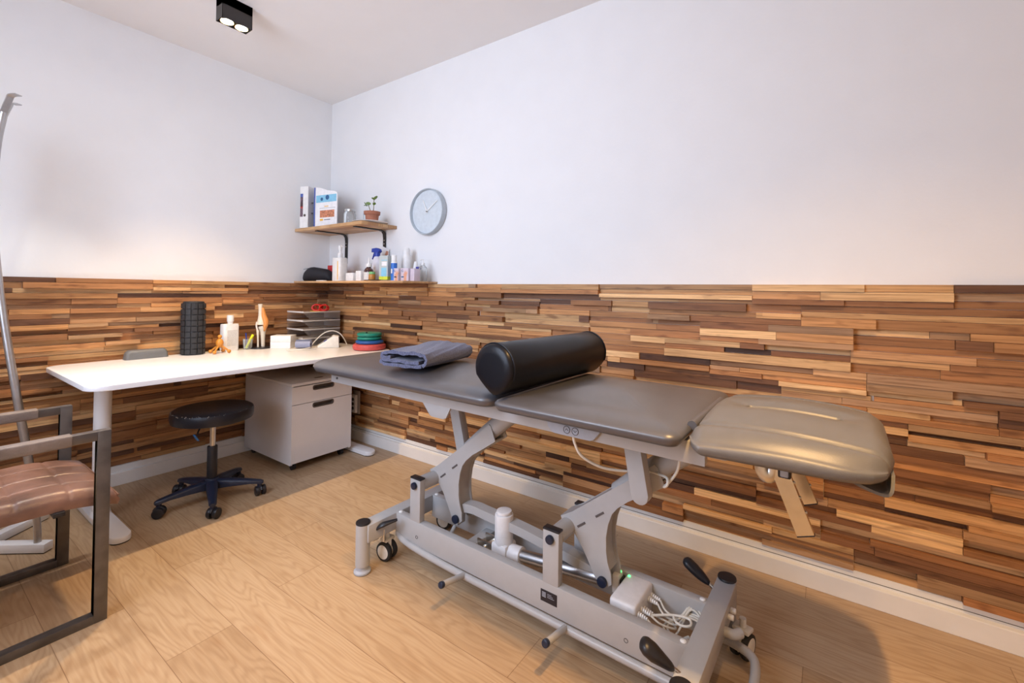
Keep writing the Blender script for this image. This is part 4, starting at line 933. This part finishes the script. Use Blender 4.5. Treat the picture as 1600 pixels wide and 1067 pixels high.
Am = thing('small_bottle', 'tiny amber bottle between the dropper bottle and the spray bottle', 'bottle', (0.862, -0.235, SL)); b = MB(); b.cyl((0, 0, 0), (0, 0, 0.045), 0.023, bev=0.003); b.build('body', 'amber', Am); b = MB(); b.cyl((0, 0, 0.045), (0, 0, 0.062), 0.020, bev=0.002); b.build('cap', 'green_print', Am)
Tu = thing('box', 'grey-green box with blue panels and a lime base beside the spray bottle', 'box', (0.965, -0.20, SL), math.radians(8)); Tu.scale = (0.8, 1, 1)
b = MB(); b.box(-0.046, 0.046, -0.028, 0.028, 0.030, 0.168, 0.001); b.mi = 1; b.box(-0.022, 0.034, -0.0288, -0.028, 0.030, 0.088); b.mi = 2; b.box(-0.018, 0.036, -0.0288, -0.028, 0.100, 0.128); b.mi = 3; b.box(-0.046, 0.046, -0.028, 0.028, 0.008, 0.030); b.mi = 1; b.box(-0.022, 0.040, -0.0288, -0.028, 0.136, 0.140); b.build('carton', ('tube_grey', 'lblue', 'paper', 'lime'), Tu, smooth=0)
Tr = thing('dish', 'flat dark dish lying in front of the grey-green box', 'dish', (0.925, -0.262, SL)); b = MB(); b.lathe([(0.02, 0), (0.055, 0.004), (0.060, 0.008), (0.055, 0.007), (0.001, 0.004)], seg=28, sy=0.5); b.build('tray', 'dark_in', Tr)
Ca = thing('spray_can', 'slim white and blue spray can right of the grey-green box', 'can', (1.036, -0.195, SL)); b = MB(); b.cyl((0, 0, 0), (0, 0, 0.128), 0.020, bev=0.002); b.build('body', 'bottle', Ca)
b = MB(); b.lathe([(0.0202, 0.004), (0.0205, 0.004), (0.0205, 0.118), (0.0202, 0.118)], seg=28); b.mi = 1; b.box(-0.004, 0.008, -0.0215, -0.0206, 0.050, 0.080); b.build('label_wrap', ('can_blue', 'bottle'), Ca); b = MB(); b.cyl((0, 0, 0.128), (0, 0, 0.172), 0.018, bev=0.003); b.build('cap', 'bottle', Ca)
Tc = thing('spray_can', 'tall plain white spray can behind the small boxes with hand pictures', 'can', (1.030, -0.085, SL)); b = MB(); b.lathe([(0.029, 0), (0.031, 0.004), (0.031, 0.170), (0.026, 0.182), (0.001, 0.183)], seg=28); b.build('body', 'bottle', Tc); b = MB(); b.lathe([(0.024, 0.180), (0.024, 0.215), (0.018, 0.228), (0.001, 0.230)], seg=28); b.build('cap', 'bottle', Tc)
def hand_box(label, x, y, w_, rot):
    t = thing('tape_box', label, 'box', (x, y, SL), rot, 'small boxes with hand pictures'); b = MB(); b.box(-w_/2, w_/2, -0.032, 0.032, 0, 0.082, 0.001); b.build('carton', 'pink', t)
    b = MB(); q = -0.0326; X_ = w_*0.12
    b.prism([(X_-0.012, 0.002), (X_+0.010, 0.002), (X_+0.012, 0.035), (X_+0.020, 0.050), (X_+0.018, 0.066), (X_+0.010, 0.052), (X_+0.004, 0.070), (X_-0.002, 0.052), (X_-0.010, 0.066), (X_-0.010, 0.045), (X_-0.020, 0.048), (X_-0.014, 0.034)], XZ, q, -0.032)
    b.mi = 1
    b.tube([(-w_*0.28+0.007*math.cos(k*PI/6), q, 0.066+0.007*math.sin(k*PI/6)) for k in range(2, 13)], 0.0012, 5); b.box(-w_*0.4, -w_*0.4+0.022, q, -0.032, 0.022, 0.030); b.build('cover_print', ('skin', 'dblue'), t); return t
hand_box('narrow lilac box with a hand picture, left of its larger twin', 1.088, -0.190, 0.044, math.radians(0))
hand_box('wider lilac box with a hand picture near the right end of the long shelf', 1.163, -0.185, 0.070, math.radians(0))
small_box('plain lilac box at the right end of the long shelf', 1.222, -0.180, 0.036, 0.05, 0.078, 'pink')
Wb = thing('small_bottle', 'white bottle with a tapered cap behind the lilac boxes', 'bottle', (1.096, -0.060, SL)); b = MB(); b.cyl((0, 0, 0), (0, 0, 0.09), 0.020, bev=0.003); b.lathe([(0.018, 0.09), (0.014, 0.12), (0.010, 0.135), (0.001, 0.136)], seg=20); b.build('body', 'bottle', Wb)
Bb = thing('small_bottle', 'bottle with a dark blue cap behind the lilac boxes', 'bottle', (1.145, -0.080, SL)); b = MB(); b.cyl((0, 0, 0), (0, 0, 0.080), 0.019, bev=0.002); b.build('body', 'bottle', Bb); b = MB(); b.cyl((0, 0, 0.080), (0, 0, 0.098), 0.018, bev=0.002); b.build('cap', 'capblue', Bb)
Gp = thing('pump_bottle', 'small clear pump bottle at the right end of the long shelf', 'bottle', (1.192, -0.085, SL)); b = MB(); b.lathe([(0.026, 0), (0.027, 0.09), (0.014, 0.104), (0.012, 0.108)], seg=24); b.build('body', 'glass', Gp); b = MB(); b.cyl((0, 0, 0.106), (0, 0, 0.122), 0.012); b.cyl((0, 0, 0.12), (0, 0, 0.145), 0.004); b.tube([(0, 0, 0.145), (-0.02, -0.01, 0.143)], 0.004, 8); b.build('pump', 'bottle', Gp)

# ------------------------------------------------------------------ wall clock
Ck = thing('wall_clock', 'round pale blue wall clock with white hands', 'clock', (1.166, -0.001, 1.680))
rx = Matrix.Rotation(PI/2, 4, 'X')
b = MB(); b.lathe([(0.150, 0.0), (0.156, 0.004), (0.156, 0.040), (0.154, 0.044), (0.150, 0.044), (0.147, 0.036), (0.146, 0.030), (0.146, 0.0)], seg=72, mtx=rx); b.build('rim', 'clock_rim', Ck)
b = MB(); b.lathe([(0.001, 0.026), (0.1455, 0.026), (0.1455, 0.002), (0.001, 0.002)], seg=64, mtx=rx); b.build('dial', 'clock', Ck)
def chand(ang, L, w_, y, nm):
    c, s_ = math.cos(ang), math.sin(ang); b = MB(); p = [(-0.012, -w_), (L, -w_*0.7), (L, w_*0.7), (-0.012, w_)]
    b.prism([(a*c-q*s_, a*s_+q*c) for a, q in p], XZ, y, y-0.0015); b.build(nm, 'hand', Ck)
chand(math.atan2(0.088, -0.042), 0.088, 0.0036, -0.031, 'hour_hand'); chand(math.atan2(0.070, 0.105), 0.118, 0.0030, -0.034, 'minute_hand')
b = MB(); b.lathe([(0.004, 0.026), (0.004, 0.038), (0.001, 0.039)], seg=12, mtx=rx); b.build('spindle', 'screw', Ck)

# ------------------------------------------------------------------ on the desk
Z0 = DT
Rl = thing('foam_roller', 'black ridged foam roller standing upright on the desk', 'foam roller', (0.105, -1.005, Z0))
b = MB(); b.cyl((0, 0, 0), (0, 0, 0.325), 0.058, seg=48)
for ring in range(9):
    z = 0.006+ring*0.0355; wide = ring % 2
    n = 12
    for k in range(n):
        a0 = 2*PI*(k+0.08)/n; a1 = 2*PI*(k+0.92)/n
        if (k+ring) % 3 == 0 and wide: a0 += 0.05
        P0 = []
        for r_ in (0.057, 0.0655):
            for zz in (z, z+0.030): P0.append([Vector((r_*math.cos(a0+(a1-a0)*q/4), r_*math.sin(a0+(a1-a0)*q/4), zz)) for q in range(5)])
        A, B_, A2, B2 = P0
        b.rings([[A[q], A2[q], B2[q], B_[q]] for q in range(5)])
b.build('body', 'roller', Rl)
b = MB(); b.tube([(0.050*math.cos(k*PI/12), 0.050*math.sin(k*PI/12), 0.327) for k in range(25)], 0.006, 8); b.build('rim', 'roller', Rl)
Bt = thing('bottle', 'square white plastic bottle with a pale label behind the wooden massager', 'bottle', (0.100, -0.792, Z0), math.radians(8))
b = MB(); b.prism(rrect(-0.030, 0.030, -0.050, 0.050, 0.014, 5), XY, 0, 0.180, 0.010); b.cyl((0, 0.004, 0.175), (0, 0.004, 0.20), 0.016); b.build('body', 'bottle', Bt)
b = MB(); b.cyl((0, 0.004, 0.195), (0, 0.004, 0.238), 0.020, bev=0.002); b.build('cap', 'bottle', Bt)
b = MB(); b.box(0.0301, 0.0307, -0.032, 0.034, 0.035, 0.140); b.build('label_wrap', 'label', Bt)
Fg = thing('wooden_massager', 'small orange wooden massager with ball feet in front of the white bottle', 'massager', (0.175, -0.880, Z0))
b = MB(); b.ball((0, 0, 0.065), 0.022, (1, 1, 1.35), 20); b.build('body', 'figure', Fg); b = MB(); b.ball((0, 0, 0.106), 0.0125, seg=16); b.cyl((0, 0, 0.09), (0, 0, 0.10), 0.006); b.build('head', 'figure', Fg)
for a in (-0.9, 0.9, 2.4, 3.9):
    c, s_ = math.cos(a), math.sin(a); b = MB(); b.tube([(c*0.014, s_*0.014, 0.046), (c*0.050, s_*0.050, 0.016)], 0.0055, 10); b.ball((c*0.054, s_*0.054, 0.0115), 0.0115, seg=14); b.build('leg', 'figure', Fg)
Cp = thing('pen_holder', 'small clear pen cup between the white bottle and the knee model', 'pen cup', (0.095, -0.672, Z0))
b = MB(); b.lathe([(0.026, 0), (0.032, 0.070), (0.0305, 0.070), (0.0245, 0.004), (0.001, 0.003)], seg=24); b.build('cup', 'glass', Cp)
Pn = thing('pen', 'blue pen standing in the clear cup', 'pen', (0.090, -0.682, Z0+0.006)); b = MB(); b.cyl((0, 0.008, 0), (0.006, -0.004, 0.105), 0.004, seg=12); b.build('barrel', 'pen_blue', Pn)
Mk = thing('highlighter', 'neon yellow highlighter leaning in the clear cup', 'pen', (0.098, -0.672, Z0+0.006)); b = MB(); b.cyl((0, -0.012, 0), (0.004, 0.016, 0.062), 0.008, seg=14); b.cyl((0.004, 0.016, 0.062), (0.006, 0.030, 0.092), 0.0085, seg=14, bev=0.002); b.build('barrel', 'marker', Mk)
Kn = thing('knee_model', 'anatomical knee joint model on a round black base', 'model', (0.110, -0.590, Z0))
b = MB(); b.lathe([(0.070, 0), (0.072, 0.003), (0.070, 0.008), (0.001, 0.010)], seg=36); b.build('base', 'black', Kn)
b = MB(); b.tube([(0, 0.014, 0.008), (0, 0.012, 0.06), (0.002, 0.010, 0.11), (0.002, 0.008, 0.14), (0.0, 0.006, 0.155)], [0.012, 0.013, 0.017, 0.027, 0.026], 16, smooth=5); b.build('tibia', 'bone', Kn)
b = MB(); b.tube([(0, -0.020, 0.008), (0, -0.022, 0.07), (0, -0.024, 0.125)], [0.0065, 0.0055, 0.0095], 12, smooth=5); b.build('fibula', 'bone', Kn)
b = MB(); b.tube([(0.0, 0.000, 0.165), (0, 0.000, 0.185), (0, -0.004, 0.225), (0, -0.008, 0.27), (0, -0.010, 0.310)], [0.032, 0.029, 0.017, 0.013, 0.014], 16, smooth=5); b.build('femur', 'bone', Kn)
b = MB(); b.tube([(0.010, 0.002, 0.285), (0.016, 0.008, 0.23), (0.024, 0.016, 0.19), (0.026, 0.014, 0.16), (0.016, 0.010, 0.12)], [0.008, 0.016, 0.020, 0.017, 0.007], 14, smooth=5); b.build('tendon', 'muscle', Kn)
b = MB(); b.tube([(0, 0.030, 0.185), (0, 0.034, 0.16), (0, 0.026, 0.12)], 0.006, 8, smooth=4); b.tube([(0, -0.030, 0.185), (0, -0.034, 0.16), (0, -0.026, 0.125)], 0.006, 8, smooth=4); b.build('ligaments', 'ligament', Kn)
for k, (lb, rt_) in enumerate((('lower of the two stacked white boxes beside the knee model', 0.70), ('upper of the two stacked white boxes beside the knee model', 0.72))):
    t = thing('box', lb, 'box', (0.200, -0.478, Z0+k*0.0445), rt_, 'stacked white boxes on the desk'); b = MB(); b.box(-0.068, 0.068, -0.054, 0.054, 0, 0.044, 0.0015); b.build('carton', 'bottle', t)
# blood pressure monitor and cuff
Bp = thing('blood_pressure_monitor', 'ivory wedge-shaped blood pressure monitor on the desk', 'monitor', (0.415, -0.262, Z0), math.radians(-122)); Bp.scale = (1.15, 1.15, 1.1)
b = MB(); b.prism([(-0.062, 0), (0.062, 0), (0.064, 0.012), (-0.030, 0.078), (-0.058, 0.074)], XZ, -0.045, 0.045, 0.006); b.build('casing', 'device', Bp)
sl = math.atan2(-0.066, 0.094); mt = Matrix.Translation((0.018, 0, 0.0455)) @ Matrix.Rotation(-sl, 4, 'Y')
b = MB(); b.box(-0.045, 0.040, -0.032, 0.015, -0.001, 0.002, 0.001, mtx=mt); b.build('display', 'screen', Bp); b = MB(); b.box(-0.010, 0.012, 0.024, 0.038, -0.001, 0.003, 0.001, mtx=mt); b.build('start_button', 'pen_blue', Bp)
b = MB(); b.tube([(0.10, -0.055, 0.006), (0.075, -0.070, 0.040), (0.03, -0.065, 0.085), (-0.02, -0.062, 0.102), (-0.065, -0.060, 0.085), (-0.095, -0.058, 0.045), (-0.112, -0.056, 0.006)], 0.0035, 8, smooth=8); b.build('air_hose', 'cord', Bp)
Cu = thing('pressure_cuff', 'rolled slate blue pressure cuff left of the blood pressure monitor', 'cuff', (0.360, -0.420, Z0), math.radians(42))
def spiral(n, r0, r1): return [(r0+(r1-r0)*k/n)*1.0 for k in range(n+1)]
b = MB(); pts = []
for k in range(61):
    a = k/60*4.6*PI; r_ = 0.010+0.020*k/60; pts.append((0, r_*math.cos(a), 0.032+r_*math.sin(a)))
b.sweep([Vector(p) for p in pts], 0.10, 0.0035, (1, 0, 0)); b.build('roll', 'cuff', Cu)
b = MB(); b.box(-0.052, 0.052, -0.006, 0.006, 0.026, 0.038, 0.002); b.build('core', 'cuffdark', Cu)
b = MB(); b.tube([(0.05, -0.01, 0.01), (0.02, -0.07, 0.006), (-0.05, -0.10, 0.005), (-0.06, -0.13, 0.005), (0.03, -0.11, 0.005), (0.10, -0.05, 0.006)], 0.0035, 8, smooth=8); b.build('air_hose', 'cord', Cu)
# stacked acrylic letter trays
for k in range(4):
    z = Z0+0.002+k*0.064; pos = ('bottom', 'second lowest', 'second highest', 'topmost')[k]
    t = thing('letter_tray', pos+' of four clear acrylic letter trays in the desk corner', 'tray', (0.158, -0.222, z), 0, 'stacked clear letter trays')
    b = MB(); b.box(-0.109, 0.109, -0.150, 0.150, 0.052, 0.055, 0.0006); b.box(-0.109, -0.1065, -0.150, 0.150, 0.0, 0.052) ; b.box(0.1065, 0.109, -0.060, 0.150, 0.0, 0.052); b.prism([(-0.150, 0.052), (-0.060, 0.052), (-0.060, 0.0), (-0.095, 0.0)], YZ, 0.1065, 0.109); b.box(-0.1065, 0.1065, 0.1475, 0.150, 0.0, 0.052)
    b.build('tray_shell', 'acrylic', t, smooth=0)
    b = MB(); b.box(-0.1095, 0.1095, -0.1525, -0.150, 0.050, 0.062, 0.0006); b.box(0.109, 0.1115, -0.150, 0.150, 0.050, 0.060, 0.0006); b.build('lip', 'acrylic_edge', t, smooth=0)
TT = Z0+0.002+3*0.064+0.0553
Bd = thing('resistance_band', 'red resistance band bundled on the topmost letter tray', 'exercise band', (0.205, -0.195, TT+0.0035), math.radians(20))
rnd = random.Random(6); b = MB()
for q in range(6):
    cx = -0.032 if q % 2 else 0.034; rr = 0.030+0.003*rnd.random(); tl = rnd.uniform(-0.5, 0.5)
    b.tube([(cx+rr*math.cos(k*PI/9), 0.012*math.sin(k*PI/9+q)+(q-3)*0.006, 0.026+rr*0.72*math.sin(k*PI/9+tl*0.2)) for k in range(19)], 0.0040, 8, flat=1.6)
b.tube([(0.0, -0.018, 0.008), (0.004, -0.022, 0.03), (0.0, 0, 0.046), (0, 0.02, 0.03)], 0.006, 8, smooth=4); b.build('bands', 'red', Bd)
Yb = thing('resistance_band', 'flat yellow band beneath the red one on the topmost letter tray', 'exercise band', (0.190, -0.185, TT+0.0003), math.radians(20)); b = MB(); b.prism([(-0.065, -0.045), (0.065, -0.050), (0.045, 0.03), (-0.06, 0.035)], XY, 0, 0.003, 0.0006); b.build('band', 'yellow', Yb)
# balance discs
zc = Z0
for lb, m, r_, h in (('faded red disc at the bottom of the stack on the desk', 'redfoam', 0.113, 0.043), ('blue disc resting on the red one', 'bluedisc', 0.096, 0.026), ('lower of the two green discs', 'green', 0.084, 0.024), ('topmost green disc of the stack', 'green', 0.085, 0.027)):
    t = thing('exercise_disc', lb, 'disc', (0.735+(0.004 if m == 'bluedisc' else 0), -0.150, zc), 0, 'stacked round exercise discs')
    b = MB(); b.lathe([(0.03, 0.002), (r_-0.016, 0.0), (r_-0.004, h*0.15), (r_, h*0.5), (r_-0.004, h*0.85), (r_-0.016, h), (r_*0.6, h-0.003), (0.001, h-0.003)], seg=48); b.build('body', m, t); zc += h
    if lb.startswith('topmost'):
        b = MB(); b.ball((0.02, -0.04, h+0.002), 0.006, seg=10); b.build('valve', 'black', t)
Gb = thing('cable_box', 'low mid-grey rounded plastic box at the back edge of the desk', 'box', (0.082, -1.235, Z0), 0)
b = MB(); R = []
for z, e in ((0, 0.0), (0.030, 0.004), (0.045, 0.010), (0.052, 0.020)): R.append([Vector((x*1.0, y, z)) for x, y in rrect(-0.034+e*0.6, 0.034-e*0.6, -0.104+e, 0.104-e, 0.018, 5)])
b.rings(R); b.build('shell', 'greybox', Gb, smooth=60)

# ------------------------------------------------------------------ wall socket and cable grommet
Ou = thing('power_strip', 'white vertical power strip on the cladding behind the cabinet', 'socket', (0.445, -0.032, 0.215))
b = MB(); b.box(-0.035, 0.040, -0.012, 0.0, -0.01, 0.165, 0.003); b.build('back_plate', 'outlet_side', Ou)
b = MB(); b.box(-0.035, 0.025, -0.034, -0.012, 0.0, 0.135, 0.005); b.build('casing', 'outlet', Ou)
for z in (0.035, 0.068, 0.101):
    b = MB(); b.cyl((-0.005, -0.0335, z), (-0.005, -0.0350, z), 0.013, seg=20); b.build('socket', 'screw', Ou)
